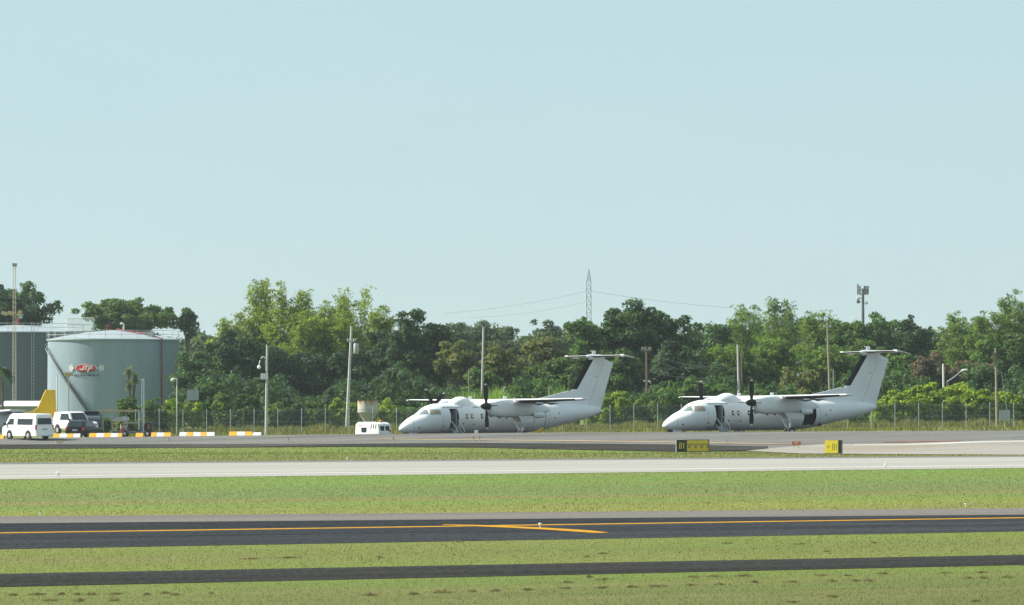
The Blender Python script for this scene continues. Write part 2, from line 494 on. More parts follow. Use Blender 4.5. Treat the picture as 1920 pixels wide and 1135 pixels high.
L_ROAD = (((0, 1101.5), (1920, 1060)), ((0, 1077), (1920, 1041)))
L_TAXI = (((0, 1030.5), (1920, 997)), ((0, 982), (1920, 965.5)))
L_SHLD = (((0, 982), (1920, 965.5)), ((0, 969), (1920, 953.5)))
L_RUN = (((0, 899.5), (1920, 878)), ((0, 871.5), (1920, 857.5)))
L_RUNE = (((0, 871.5), (1920, 857.5)), ((0, 868.5), (1920, 855)))
strip('service_road', *L_ROAD, M['near_asphalt'], 0.012)
strip('taxiway', *L_TAXI, M['taxi_asphalt'], 0.012)
strip('taxiway_shoulder', *L_SHLD, M['shoulder'], 0.012)
strip('runway', *L_RUN, M['runway'], 0.012)
strip('runway_edge', *L_RUNE, M['runway_edge'], 0.012)
strip('taxiway_centre_line', ((0, 1001.3), (1920, 972.5)), ((0, 999.7), (1920, 971.1)), M['yellow_line'], 0.018)
strip('runway_side_stripe', ((0, 894.5), (1920, 873.6)), ((0, 893.2), (1920, 872.3)), M['white_line'], 0.018)

def poly_strip(name, near, far, mat, dz, pxs, rows=14, far_Y=None):
    """sheet over the uneven ground between two photo polylines (or out to a given depth)"""
    V, Fc = [], []
    nxp, nyp = zip(*near)
    for px in pxs:
        a = np.array(onground(px, float(np.interp(px, nxp, nyp))))
        if far_Y: b = np.array((PX(px, far_Y), far_Y))
        else:
            fx, fy = zip(*far); b = np.array(onground(px, float(np.interp(px, fx, fy))))
        for j in range(rows + 1):
            w = a + (b - a) * j / rows
            V.append((w[0], w[1], gzf(w[0], w[1]) + dz))
    m = rows + 1
    for i in range(len(pxs) - 1):
        for j in range(rows):
            k = i * m + j; Fc.append((k, k + m, k + m + 1, k + 1))
    me = bpy.data.meshes.new(name); me.from_pydata(V, [], Fc); me.materials.append(mat); me.shade_smooth()
    o = bpy.data.objects.new(name, me); COL.objects.link(o)
    return tag(o, kind='structure')

NEAR = [(-1500, 850), (0, 842), (640, 838), (900, 839.5), (1000, 842), (1280, 847.5), (1400, 846.3), (1500, 851), (1700, 852.5), (1920, 853.5), (3400, 862)]
pxs = list(np.arange(-1500, 3401, 20.0))
poly_strip('apron', NEAR, None, M['apron'], 0.010, pxs, rows=90, far_Y=303.0)
poly_strip('apron_dark_edge', NEAR, [(-1500, 843), (0, 834), (640, 833), (900, 831), (1280, 834), (1400, 837), (1470, 838)], M['dark_asphalt'], 0.018, [p for p in np.arange(-1500, 1441, 20.0)], rows=12)  # darker strip along the near edge of the apron
V, Fc = [], []  # hidden dark sheet added so less light bounces onto the plane bellies
for i, x in enumerate(np.arange(-60, 121, 2.0)):
    for j, y in enumerate(np.arange(263.0, 302.1, 1.5)): V.append((x, y, gzf(x, y) + 0.016))
nj = len(np.arange(263.0, 302.1, 1.5))
for i in range(len(V) // nj - 1):
    for j in range(nj - 1): k = i * nj + j; Fc.append((k, k + nj, k + nj + 1, k + 1))
me = bpy.data.meshes.new('belly_bounce_damper'); me.from_pydata(V, [], Fc); me.materials.append(M['dark_asphalt'])
o = bpy.data.objects.new('belly_bounce_damper', me); COL.objects.link(o); tag(o, kind='structure')
poly_strip('concrete_entry', [(1400, 846.3), (1500, 851), (1700, 852.5), (1920, 853.5), (3400, 862)],
           [(1400, 846.2), (1460, 840), (1540, 834), (1600, 833.6), (1700, 832), (1800, 829), (1920, 826.5), (3400, 815)], M['concrete'], 0.026, list(np.arange(1400, 3401, 10.0)), rows=14)
poly_strip('apron_lead_line', [(700, 825), (900, 826.4), (1270, 830.3), (1400, 833.2), (1500, 834.6)],
           [(700, 824.2), (900, 825), (1270, 828.8), (1400, 831.8), (1500, 833.6)], M['pale_line'], 0.034, list(np.arange(700, 1501, 10.0)), rows=1)
poly_strip('entry_edge_line', [(1600, 836), (1680, 835.8), (1760, 833.8), (1840, 830.6), (1920, 829)],
           [(1600, 834.8), (1680, 834.2), (1760, 831.4), (1840, 828.2), (1920, 826.8)], M['white_line'], 0.034, list(np.arange(1600, 1921, 8.0)), rows=1)
poly_strip('red_apron_stripe', [(1650, 830), (1690, 830.5), (1800, 827.6)], [(1650, 829), (1690, 828.2), (1800, 826.6)], M['red_line'], 0.034, list(np.arange(1650, 1801, 10.0)), rows=1)

# the lead-off line that leaves the taxiway centre line
V, Fc = [], []
for px, yt, yb in ((830, 984.6, 985.6), (900, 985.8, 988.6), (960, 988.0, 991.2), (1020, 990.8, 994.4), (1080, 994.2, 998.4), (1110, 996.4, 1000.6), (1128, 998.6, 1000.9), (1140, 999.8, 1000.3)):
    for py in (yb, yt):
        x, y = onground(px, py); V.append((x, y, 0.024))
for i in range(7): Fc.append((2*i, 2*i+2, 2*i+3, 2*i+1))
me = bpy.data.meshes.new('taxiway_lead_line'); me.from_pydata(V, [], Fc); me.materials.append(M['yellow_line'])
o = bpy.data.objects.new('taxiway_lead_line', me); COL.objects.link(o); tag(o, kind='structure')

# mown grass: real blades on every strip the lens can see
def between(near, far, pad=0.0):
    (a0, a1), (b0, b1) = line_w(*near), line_w(*far)
    def f(X, Y):
        s0 = a0[1] + (X - a0[0]) * (a1[1] - a0[1]) / (a1[0] - a0[0])
        s1 = b0[1] + (X - b0[0]) * (b1[1] - b0[1]) / (b1[0] - b0[0])
        e = 0.35 + 0.3 * np.sin(X * 1.7) * np.sin(X * 0.61 + 1) + 0.25 * np.sin(X * 4.3 + 2)      # turf creeps over the edge
        return (Y > s0 - e) & (Y < s1 + e * 0.6)
    return f
def blades(name, inside, Y0, Y1, per_m2, wid, hgt, mat):
    half = lambda Y: Y * 0.172 + 3
    area = 2 * half((Y0 + Y1) / 2) * (Y1 - Y0)
    n = int(area * per_m2)
    Y = rng.uniform(Y0, Y1, n); X = rng.uniform(-1, 1, n) * (Y * 0.172 + 3)
    k = inside(X, Y); X, Y = X[k], Y[k]; n = len(X)
    a = rng.uniform(0, 2*pi, n); w = wid * rng.uniform(0.6, 1.4, n); h = hgt * rng.lognormal(-0.1, 0.45, n)
    le = rng.normal(0, 0.25, (n, 2)) * h[:, None]
    Z = gz(X, Y) - 0.01
    V = np.empty((n, 3, 3))
    V[:, 0] = np.stack([X - cosv(a) * w, Y - np.sin(a) * w, Z], -1)
    V[:, 1] = np.stack([X + cosv(a) * w, Y + np.sin(a) * w, Z], -1)
    V[:, 2] = np.stack([X + le[:, 0], Y + le[:, 1], Z + h], -1)
    o = fast_mesh(name, V.reshape(-1, 3), 3, mat)
    nn = rng.normal(0, 0.22, (n, 1, 3)).repeat(3, 1); nn[:, :, 2] += 1.0         # soft, upward-looking turf shading
    o.data.shade_smooth(); o.data.normals_split_custom_set(nn.reshape(-1, 3).tolist())
    return tag(o, kind='stuff')
cosv = np.cos
b2 = between(L_ROAD[1], L_TAXI[0]); b3 = between(L_SHLD[1], L_RUN[0]); b4f = between(L_RUNE[1], ((0, 842), (1920, 842)))
b1r = between(L_ROAD[0], L_ROAD[0])
(r0, r1) = line_w(*L_ROAD[0])
def b1(X, Y): return Y < 0.35 + 0.3 * np.sin(X * 1.3) * np.sin(X * 0.7) + 0.2 * np.sin(X * 5.1) + r0[1] + (X - r0[0]) * (r1[1] - r0[1]) / (r1[0] - r0[0])
nearx, neary = [], []
for px in range(-200, 2140, 40):
    q = onground(px, float(np.interp(px, [p for p, _ in NEAR], [y for _, y in NEAR]))); nearx.append(q[0]); neary.append(q[1])
(e0, e1) = line_w(*L_RUNE[1])
def b4(X, Y):
    return (Y > e0[1] + (X - e0[0]) * (e1[1] - e0[1]) / (e1[0] - e0[0])) & (Y < np.interp(X, nearx, neary) - 0.1)
blades('mown_grass', b1, 70, 98, 260, 0.008, 0.026, M['blades'])
blades('mown_grass', b2, 84, 116, 200, 0.010, 0.028, M['blades'])
blades('mown_grass', b3, 110, 210, 80, 0.016, 0.032, M['blades'])
blades('mown_grass', b4, 195, 262, 34, 0.030, 0.045, M['blades'])

# dried clippings left in rows by the mower
V = []
for px, py, w in [(25,1117,20),(70,1116,34),(115,1115,16),(145,1116,10),(172,1116,20),(215,1115,30),(308,1113,22),(330,1116,20),(275,1116,12),(395,1114,10),(95,1127,26),(150,1128,22),(215,1127,22),
                 (695,1117,34),(775,1115,24),(830,1112,40),(885,1110,22),(930,1109,20),(988,1107,26),(1060,1104,22),(1065,1093,24),(1130,1088,28),(1105,1083,14),(1130,1103,26),(1185,1102,24),(1230,1101,40),(1295,1098,22),(1350,1097,18),
                 (1300,1083,24),(1340,1082,30),(1395,1081,40),(1415,1093,22),(1485,1092,24),(1560,1091,22),(1605,1090,20),(1540,1080,30),(1590,1080,18),(1655,1077,24),(1770,1075,26),(1840,1074,26),(1890,1083,26),(1845,1085,18),(1815,1085,16),(1630,1090,20),
                 (860,1016,14),(470,1049,40),(540,1047,50),(1130,1039,16),(1100,1045,12),(712,1047,10),(1360,1020,22),(1500,1021,30),(1640,1019,18),(1550,1035,12),(1485,1130,18),(1830,1129,20),(1560,1120,22)]:
    X0, Y0 = onground(px, py)
    ww = w * Y0 / F * 0.5
    n = int(40 + w * 3)
    u = rng.normal(0, 0.45, n) * ww; v = rng.normal(0, 0.11, n)
    hh = 0.042 * np.exp(-(u / ww) ** 2 * 1.4) * rng.uniform(0.4, 1.2)
    c = np.stack([X0 + u, Y0 + 0.33 * u + v, rng.uniform(0, 1, n) * hh + 0.01], -1)
    d = rng.normal(0, 1, (n, 3)); d[:, 2] *= 0.35; d /= np.linalg.norm(d, axis=1)[:, None]
    e = np.cross(d, rng.normal(0, 1, (n, 3))); e /= np.linalg.norm(e, axis=1)[:, None]
    V.append(np.stack([c - d * 0.045, c + e * 0.014, c + d * 0.045], 1).reshape(-1, 3))
tag(fast_mesh('hay_clippings', np.concatenate(V), 3, M['hay']), kind='stuff')

# ------------------------------------------------------------------ plants
def leaf_quads(C, N, size, aspect, r, hang=0.0):
    n = len(C)
    N = N / np.maximum(np.linalg.norm(N, axis=1), 1e-6)[:, None]
    T = r.normal(0, 1, (n, 3)); T[:, 2] -= hang
    U = np.cross(N, T) if hang == 0 else T - N * (T * N).sum(1)[:, None]
    U /= np.maximum(np.linalg.norm(U, axis=1), 1e-6)[:, None]
    W = np.cross(N, U)
    s = size * r.uniform(0.6, 1.4, n)[:, None]
    U = U * s; W = W * s * aspect
    return np.stack([C - U, C + W, C + U, C - W], 1).reshape(-1, 3)

def broad_crown(r, w, d, z0, z1, leaf, dens=1.0, clump=1.05, flat=1.0, lop=0.3, ragged=0.22):
    """clumps of leaves through an uneven crown; returns leaf points and clump centres"""
    h = z1 - z0
    ncl = max(8, int(dens * 1.9 * (w * h / (clump * clump)) ** 0.9))
    dirs = r.normal(0, 1, (ncl, 3)); dirs /= np.linalg.norm(dirs, axis=1)[:, None]
    rad = r.uniform(0.04, 1.0, ncl) ** 0.5 * (1 + r.normal(0, ragged, ncl) * 0.45)
    rad = np.minimum(rad, 1.06)
    c = dirs * rad[:, None] * np.array([w / 2, d / 2, h / 2]) * 0.86
    c[:, 0] += np.where(c[:, 2] > 0, lop * w * 0.15, 0)
    # swell the middle, narrow the foot of the crown
    c[:, :2] *= np.clip(1.08 - 0.35 * np.maximum(0, -c[:, 2] / (h / 2)) , 0.6, 1.1)[:, None]
    c[:, 2] += (z0 + z1) / 2
    cr = clump * r.uniform(0.55, 1.25, ncl) * np.where(rad > 0.95, 0.75, 1.0)
    P, N = [], []
    for i in range(ncl):
        n = int(95 * cr[i] ** 2 / (leaf / 0.3) ** 1.7) + 12
        q = r.normal(0, 1, (n, 3)); q /= np.linalg.norm(q, axis=1)[:, None]
        q[:, 2] = np.abs(q[:, 2]) * np.where(r.random(n) < 0.72, 1, -1)
        rr = cr[i] * r.uniform(0.55, 1.12, n)[:, None]
        P.append(c[i] + q * rr * np.array([1, 1, 0.72 * flat]))
        N.append(q * 0.8 + r.normal(0, 0.5, (n, 3)) + np.array([0, 0, 0.3]))
    return np.concatenate(P), np.concatenate(N), c

def trunk_mesh(r, name, parent, z0, c, rad, mat, limbs=7):
    mb = MB()
    top = np.array([r.normal(0, 0.3), r.normal(0, 0.3), max(z0 * 0.9, 1.0)])
    mb.tube([(0, 0, -0.3), (top[0]*0.4, top[1]*0.4, top[2]*0.5), tuple(top)], [rad * 1.25, rad, rad * 0.8], 7)
    for i in r.choice(len(c), min(limbs, len(c)), replace=False):
        e = c[i]; m = top + (e - top) * 0.5 + np.array([0, 0, 0.25 * abs(e[2] - top[2])])
        mb.tube([tuple(top), tuple(m), tuple(e)], [rad * 0.6, rad * 0.36, rad * 0.12], 5)
    return mb.build(name, mat, parent, smooth=True, fix=False)

TREE_GROUP = 'trees standing behind the fence'
def tree(kind, px, top, wpx, Y, leaf, label, bottom=None, seed=None, name='broadleaf_tree', **kw):
    r = np.random.default_rng(seed if seed is not None else int(px * 7 + top))
    x = PX(px, Y); g = gzf(x, Y); w = wpx * Y / F
    ztop = PZ(top, Y) - g
    o = thing(name, (x, Y, g), label, 'tree' if 'bush' not in name else 'bush', TREE_GROUP if 'bush' not in name else 'bushes growing behind the fence')
    if kind == 'broad':
        z0 = (PZ(bottom, Y) - g) if bottom else max(0.8, ztop * 0.12)
        P, N, c = broad_crown(r, w, kw.get('d', w * 0.8), z0, ztop, kw.get('ls', 0.205), kw.get('dens', 1.0), kw.get('clump', 1.05), kw.get('flat', 1.0), kw.get('lop', r.uniform(-0.4, 0.4)), kw.get('ragged', 0.22))
        V = leaf_quads(P, N, kw.get('ls', 0.205), 0.55, r)
        trunk_mesh(r, 'trunk', o, max(z0, 0.5), c, max(0.06, min(0.35, ztop * 0.022)), M['bark'], kw.get('limbs', 7))
        fast_mesh('crown', V, 4, LEAF[leaf], o)
    elif kind == 'bamboo':
        n = int(kw.get('n', max(22, w * 5.5)))
        C, Nn = [], []; mb = MB()
        for i in range(n):
            a = r.uniform(0, 2*pi); b = r.uniform(0, 1) ** 0.5 * w * 0.12
            u = r.uniform(0.05, 1.0) ** 0.8
            lean = u * w * 0.44
            hh = ztop * (1.0 - 0.34 * u * u * r.uniform(0.6, 1.3)) * r.uniform(0.86, 1.0)
            t = np.linspace(0, 1, 11)
            pts = np.stack([cos(a) * (b + lean * t ** 1.7), sin(a) * (b + lean * t ** 1.7) * 0.8, hh * (1.16 * t - 0.16 * t ** 3 - (0.02 + 0.16 * u) * np.clip(t - 0.62, 0, 1) ** 2 * 6)], -1)
            pts[:, 2] *= hh / max(pts[:, 2].max(), 0.1)
            mb.tube([tuple(p) for p in pts], list(0.05 * (1.05 - t)), 4, cap=False)
            m = int(kw.get('leaves', 300))
            k = 9                                                  # leaves hang in sprays from the nodes
            node = r.uniform(0.18, 1.0, m // k) ** 0.75
            base = np.stack([np.interp(node, t, pts[:, q]) for q in range(3)], -1)
            rad = 0.10 + 0.85 * (1 - node) ** 0.55
            off = r.normal(0, 1, (m // k, 3)) * rad[:, None] * 0.8; off[:, 2] = off[:, 2] * 0.35
            cen = np.repeat(base + off, k, 0)
            le = r.normal(0, 0.24, (len(cen), 3)); le[:, 2] = -np.abs(le[:, 2]) * 1.1
            C.append(cen + le); Nn.append(r.normal(0, 0.8, (len(cen), 3)) + np.array([cos(a) * 0.4, sin(a) * 0.4, 0.8]))
        mb.build('culms', M['bark'], o, fix=False)
        V = leaf_quads(np.concatenate(C), np.concatenate(Nn), kw.get('ls', 0.22), 0.30, r, hang=0.9)
        fast_mesh('crown', V, 4, LEAF[leaf], o)
    return o

B = 'broad'
# far left
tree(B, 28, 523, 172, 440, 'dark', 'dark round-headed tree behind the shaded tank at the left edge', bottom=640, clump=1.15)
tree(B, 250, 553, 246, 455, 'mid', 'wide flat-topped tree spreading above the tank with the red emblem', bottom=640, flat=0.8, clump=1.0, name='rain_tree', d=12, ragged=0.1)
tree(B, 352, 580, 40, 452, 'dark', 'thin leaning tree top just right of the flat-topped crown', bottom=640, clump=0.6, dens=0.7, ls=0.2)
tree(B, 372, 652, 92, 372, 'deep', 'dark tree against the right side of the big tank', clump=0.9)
# yellow-green bamboo behind the lamp pole
tree('bamboo', 432, 588, 92, 400, 'bamboo', 'short bamboo clump at the left end of the tall yellow-green stand', name='bamboo_clump')
tree('bamboo', 488, 511, 100, 402, 'bamboo', 'tallest bamboo spike of the yellow-green stand', name='bamboo_clump')
tree('bamboo', 545, 520, 120, 398, 'bamboo', 'broad-headed yellowish bamboo right of the tallest spike', name='bamboo_clump')
tree('bamboo', 606, 562, 120, 396, 'bamboo', 'low rounded bamboo left of the leaning transformer pole', name='bamboo_clump')
tree('bamboo', 668, 523, 136, 402, 'bamboo', 'feathery open bamboo above the leaning transformer pole', name='bamboo_clump', leaves=180)
tree('bamboo', 575, 578, 110, 391, 'bamboo', 'low olive bamboo in the saddle of the yellow-green stand', name='bamboo_clump')
tree('bamboo', 640, 572, 100, 391, 'bamboo', 'low olive bamboo just left of the transformer pole top', name='bamboo_clump')
tree('bamboo', 712, 560, 60, 398, 'bamboo', 'narrow bamboo at the right end of the yellow-green stand', name='bamboo_clump')
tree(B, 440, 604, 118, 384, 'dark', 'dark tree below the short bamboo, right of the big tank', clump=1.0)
tree(B, 505, 640, 118, 386, 'dark', 'dark tree added for bamboo shade behind the pole with the lamp arm', clump=1.0)  # these four: dark leaf colour stands for shade inside the bamboo
tree(B, 585, 652, 120, 387, 'dark', 'dark tree added for bamboo shade midway between the lamp-arm pole and the transformer pole', clump=1.0)
tree(B, 655, 650, 110, 386, 'dark', 'dark tree added for bamboo shade directly behind the transformer pole', clump=1.0)
tree(B, 712, 604, 84, 388, 'dark', 'dark tree added for bamboo shade between the transformer pole and the dense twin-topped tree', clump=0.95)
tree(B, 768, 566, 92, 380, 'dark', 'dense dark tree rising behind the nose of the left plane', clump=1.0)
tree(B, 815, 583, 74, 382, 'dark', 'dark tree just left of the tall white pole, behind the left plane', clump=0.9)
# middle
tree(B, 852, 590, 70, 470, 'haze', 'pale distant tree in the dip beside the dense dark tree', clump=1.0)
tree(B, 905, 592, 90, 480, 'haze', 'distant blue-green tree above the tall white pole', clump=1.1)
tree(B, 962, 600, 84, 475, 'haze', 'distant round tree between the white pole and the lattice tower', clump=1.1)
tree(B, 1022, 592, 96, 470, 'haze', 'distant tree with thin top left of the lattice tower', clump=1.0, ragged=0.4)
tree(B, 862, 632, 84, 368, 'olive', 'olive tree left of the tall white pole', clump=0.9, bottom=735)
tree(B, 940, 640, 88, 366, 'olive', 'thin olive tree with bare branches right of the tall white pole', clump=0.8, dens=0.7, bottom=740)
tree(B, 1015, 622, 92, 368, 'olive', 'yellow-olive tree left of the big vine-covered tree', clump=0.85, bottom=740)
tree(B, 905, 676, 70, 358, 'mid', 'green tree rising out of the cane behind the left plane cabin', clump=0.8)
tree(B, 1048, 660, 80, 356, 'mid', 'fresh green tree behind the fin of the left plane', clump=0.8)
tree(B, 1105, 578, 104, 372, 'mid', 'green tree under the lattice tower', clump=1.0)
tree(B, 1182, 540, 150, 374, 'deep', 'biggest vine-covered tree, right of the lattice tower', clump=1.05)
tree(B, 1258, 566, 92, 376, 'deep', 'tall tree with a hooked top right of the biggest tree', clump=0.95)
tree(B, 1165, 640, 104, 364, 'mid', 'leafy tree just right of the left plane fin', clump=0.9)
tree(B, 1262, 640, 110, 366, 'dark', 'dark tree behind the wooden cross-arm pole', clump=1.0)
tree(B, 1328, 588, 104, 420, 'deep', 'dark round tree in the dip right of the hooked tree', clump=1.0)
# right
tree('bamboo', 1400, 560, 112, 425, 'bamboo_green', 'feathery green bamboo left of the tallest right-hand plume', name='bamboo_clump', leaves=190)
tree('bamboo', 1466, 546, 110, 420, 'bamboo_green', 'tall green bamboo plume above the right plane cockpit', name='bamboo_clump', leaves=200)
tree('bamboo', 1535, 573, 104, 412, 'bamboo_green', 'bamboo behind the pale slanting pole over the right plane', name='bamboo_clump')
tree(B, 1588, 574, 100, 408, 'mid', 'rounded tree left of the phone mast', clump=0.95)
tree(B, 1648, 582, 90, 410, 'mid', 'rounded tree right of the phone mast', clump=0.95, ragged=0.35)
tree(B, 1712, 582, 84, 416, 'dark', 'dark tree standing alone above the right plane tailplane', clump=0.95)
tree(B, 1762, 622, 76, 436, 'dark', 'low dark tree in the gap near the right edge', clump=0.9)
tree('bamboo', 1372, 628, 104, 372, 'bamboo_green', 'bright bamboo beside the white slanting pole', name='bamboo_clump', ls=0.24)
tree('bamboo', 1448, 622, 112, 374, 'bamboo_green', 'green bamboo mass behind the right plane propeller', name='bamboo_clump', ls=0.24)
tree(B, 1500, 684, 92, 360, 'olive', 'rounded olive tree left of the pale slanting pole', clump=0.85)
tree('bamboo', 1560, 640, 110, 376, 'bamboo_green', 'green bamboo just right of the pale slanting pole', name='bamboo_clump', ls=0.24)
tree(B, 1622, 632, 110, 378, 'mid', 'green tree directly behind the right plane fin', clump=0.95)
tree(B, 1692, 650, 84, 372, 'mid', 'green tree right of the right plane fin', clump=0.9)
tree(B, 1752, 650, 100, 368, 'brown', 'dry brown tree behind the yellow-green hedge', clump=0.75, dens=0.8, ls=0.18, name='dry_tree')
tree(B, 1822, 648, 84, 372, 'brown', 'brownish thin tree right of the street lamp', clump=0.75, dens=0.75, ls=0.18, name='dry_tree')
tree('bamboo', 1806, 572, 116, 402, 'bamboo_green', 'green bamboo nearest the gap at the right', name='bamboo_clump')
tree('bamboo', 1858, 572, 104, 398, 'bamboo_green', 'green bamboo above the leaning pole with a stay wire', name='bamboo_clump')
tree('bamboo', 1902, 537, 96, 400, 'bamboo_green', 'tallest bamboo plume at the right edge', name='bamboo_clump')
tree(B, 1884, 610, 112, 384, 'mid', 'rounded green tree at the right edge under the bamboo plume', clump=0.95)
tree(B, 1940, 600, 90, 390, 'mid', 'green tree cut by the right edge of the view', clump=0.95)
tree(B, 1850, 668, 110, 366, 'deep', 'dark green tree behind the leaning pole with a stay wire', clump=0.9)

def bush(px, top, wpx, Y, leaf, label, **kw):
    return tree(B, px, top, wpx, Y, leaf, label, name='bush', bottom=kw.pop('bottom', 812), clump=kw.pop('clump', 0.55), ls=kw.pop('lf', 0.17), limbs=5, **kw)
bush(243, 735, 34, 318, 'mid', 'small green bush at the foot of the spiky palm')
bush(284, 742, 40, 322, 'mid', 'green bush left of the small hooded lamp')
bush(200, 786, 44, 314, 'mid', 'low green bush behind the left post of the gate frame')
bush(232, 792, 40, 313, 'olive', 'low olive bush behind the silver-roofed cart')
bush(262, 788, 36, 314, 'mid', 'low green bush behind the right post of the gate frame')
bush(305, 770, 44, 324, 'deep', 'dark bush at the foot of the red tank pipe')
bush(328, 742, 44, 322, 'bright', 'bright bush below the small hooded lamp')
bush(368, 752, 34, 322, 'bright', 'yellowish bush under the grey board beside the big tank')
bush(385, 706, 78, 340, 'deep', 'tall leafy bush right of the grey board', clump=0.7)
bush(425, 728, 60, 336, 'mid', 'mid-green bush left of the lamp-arm pole')
bush(462, 738, 56, 334, 'deep', 'dark bush just left of the lamp-arm pole')
bush(520, 752, 54, 332, 'mid', 'low bush just right of the lamp-arm pole')
bush(560, 758, 44, 333, 'deep', 'low dark bush in the middle of the long fence stretch')
bush(592, 744, 46, 335, 'mid', 'leafy bush left of the bright pair by the transformer pole')
bush(634, 746, 40, 335, 'bright', 'bright bush left of the transformer pole foot')
bush(662, 746, 30, 338, 'bright', 'bright round bush right of the transformer pole foot')
bush(726, 750, 56, 335, 'bright', 'yellow-green bush right of the rusty silo')
bush(768, 756, 52, 334, 'mid', 'green bush behind the left plane radome nose')
bush(820, 752, 60, 338, 'deep', 'dark bush behind the left plane cockpit')
bush(1120, 742, 56, 338, 'bright', 'bright bush behind the tail of the left plane')
bush(1166, 732, 60, 338, 'bright', 'yellow-green bush just right of the left plane fin')
bush(1210, 738, 56, 338, 'mid', 'bush at the foot of the wooden cross-arm pole')
bush(1252, 716, 76, 336, 'mid', 'big bush left of the right plane nose', clump=0.7)
bush(1300, 708, 76, 340, 'mid', 'vine-covered bush behind the right plane cockpit', clump=0.65)
bush(1346, 716, 64, 340, 'mid', 'bush behind the dome of the right plane')
bush(1410, 722, 70, 340, 'mid', 'bush behind the right plane propeller')
bush(1540, 728, 60, 340, 'bright', 'bush at the foot of the pale slanting pole')
bush(1650, 748, 50, 332, 'bright', 'bright bush touching the right plane tail cone')
bush(1690, 728, 91, 334, 'bright', 'bright hedge bush left of the bent street lamp')
bush(1740, 716, 98, 336, 'bright', 'tall bright hedge bush left of the short white post')
bush(1792, 712, 93, 338, 'bright', 'bright hedge bush under the bent street lamp')
bush(1842, 722, 85, 336, 'bright', 'yellow-green hedge bush left of the leaning pole')
bush(1890, 726, 85, 338, 'bright', 'yellow-green hedge bush right of the leaning pole')
bush(1940, 730, 60, 338, 'mid', 'hedge bush cut by the right edge')

def reeds(name, px0, px1, Y0, Y1, n, h0, h1, wid, leaf, bend=0.35, kindname='stuff'):
    r = np.random.default_rng(int(px0 + px1))
    px = r.uniform(px0, px1, n); Y = r.uniform(Y0, Y1, n); X = PX(px, Y); Z = gz(X, Y)
    h = r.uniform(h0, h1, n) * (0.75 + 0.5 * np.abs(np.sin(X * 0.9) * np.cos(X * 0.37 + 1)))
    a = r.uniform(0, 2*pi, n); w = wid * r.uniform(0.6, 1.3, n)
    dx, dy = np.cos(a), np.sin(a)
    be = bend * h * r.uniform(0.2, 1.3, n)
    b0 = np.stack([X - dy * w, Y + dx * w, Z - 0.05], -1); b1_ = np.stack([X + dy * w, Y - dx * w, Z - 0.05], -1)
    m0 = np.stack([X - dy * w * 0.8 + dx * be * 0.35, Y + dx * w * 0.8 + dy * be * 0.35, Z + h * 0.65], -1)
    m1 = np.stack([X + dy * w * 0.8 + dx * be * 0.35, Y - dx * w * 0.8 + dy * be * 0.35, Z + h * 0.65], -1)
    t = np.stack([X + dx * be, Y + dy * be, Z + h], -1)
    V = np.stack([b0, b1_, m1, m0, m0, m1, t, t], 1)
    o = fast_mesh(name, V.reshape(-1, 3), 4, LEAF[leaf])
    return tag(o, kind=kindname)
reeds('cane', 855, 1085, 341, 348, 3800, 2.6, 4.2, 0.055, 'cane', 0.4)
reeds('tall_weeds', 160, 1960, 317.5, 328, 15000, 0.35, 1.0, 0.035, 'weeds', 0.45)
reeds('verge_grass', 160, 1960, 303, 317, 9000, 0.15, 0.45, 0.04, 'weeds', 0.5)

# shaded undergrowth below the trees
def undergrowth(p0, p1, count, leaf, seed):
    r = np.random.default_rng(seed); P, N = [], []
    for k in range(count):
        px = r.uniform(p0, p1); Y = r.uniform(346, 372); x = PX(px, Y); n = 60
        z = r.uniform(0.2, 4.6 + 1.2 * sin(x * 0.35) + 0.8 * sin(x * 0.9)); cr = r.uniform(0.5, 0.95)
        q = r.normal(0, 1, (n, 3)); q /= np.linalg.norm(q, axis=1)[:, None]
        P.append(np.array([x, Y, z + 0.5]) + q * cr * r.uniform(0.5, 1.1, n)[:, None]); N.append(q + r.normal(0, 0.5, (n, 3)) + np.array([0, 0, 0.4]))
    tag(fast_mesh('undergrowth', leaf_quads(np.concatenate(P), np.concatenate(N), 0.22, 0.55, r), 4, LEAF[leaf]), kind='stuff')
undergrowth(325, 870, 550, 'dark', 11)  # darker leaf colour puts the shade into this left part
undergrowth(860, 2010, 1100, 'deep', 12)

# the far wood that closes the view behind the trees one can tell apart
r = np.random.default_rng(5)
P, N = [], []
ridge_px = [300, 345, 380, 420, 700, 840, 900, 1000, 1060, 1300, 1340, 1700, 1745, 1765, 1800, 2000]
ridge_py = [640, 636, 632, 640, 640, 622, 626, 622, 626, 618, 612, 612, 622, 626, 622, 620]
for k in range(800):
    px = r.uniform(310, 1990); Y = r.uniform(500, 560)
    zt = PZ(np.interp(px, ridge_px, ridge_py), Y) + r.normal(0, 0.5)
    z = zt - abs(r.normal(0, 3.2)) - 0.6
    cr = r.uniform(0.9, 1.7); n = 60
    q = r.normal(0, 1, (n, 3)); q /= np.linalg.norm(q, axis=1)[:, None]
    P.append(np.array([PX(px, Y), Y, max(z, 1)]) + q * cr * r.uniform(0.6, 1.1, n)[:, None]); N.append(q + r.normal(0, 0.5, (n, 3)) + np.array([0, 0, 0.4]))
tag(fast_mesh('far_wood', leaf_quads(np.concatenate(P), np.concatenate(N), 0.42, 0.6, r), 4, LEAF['haze']), kind='stuff')

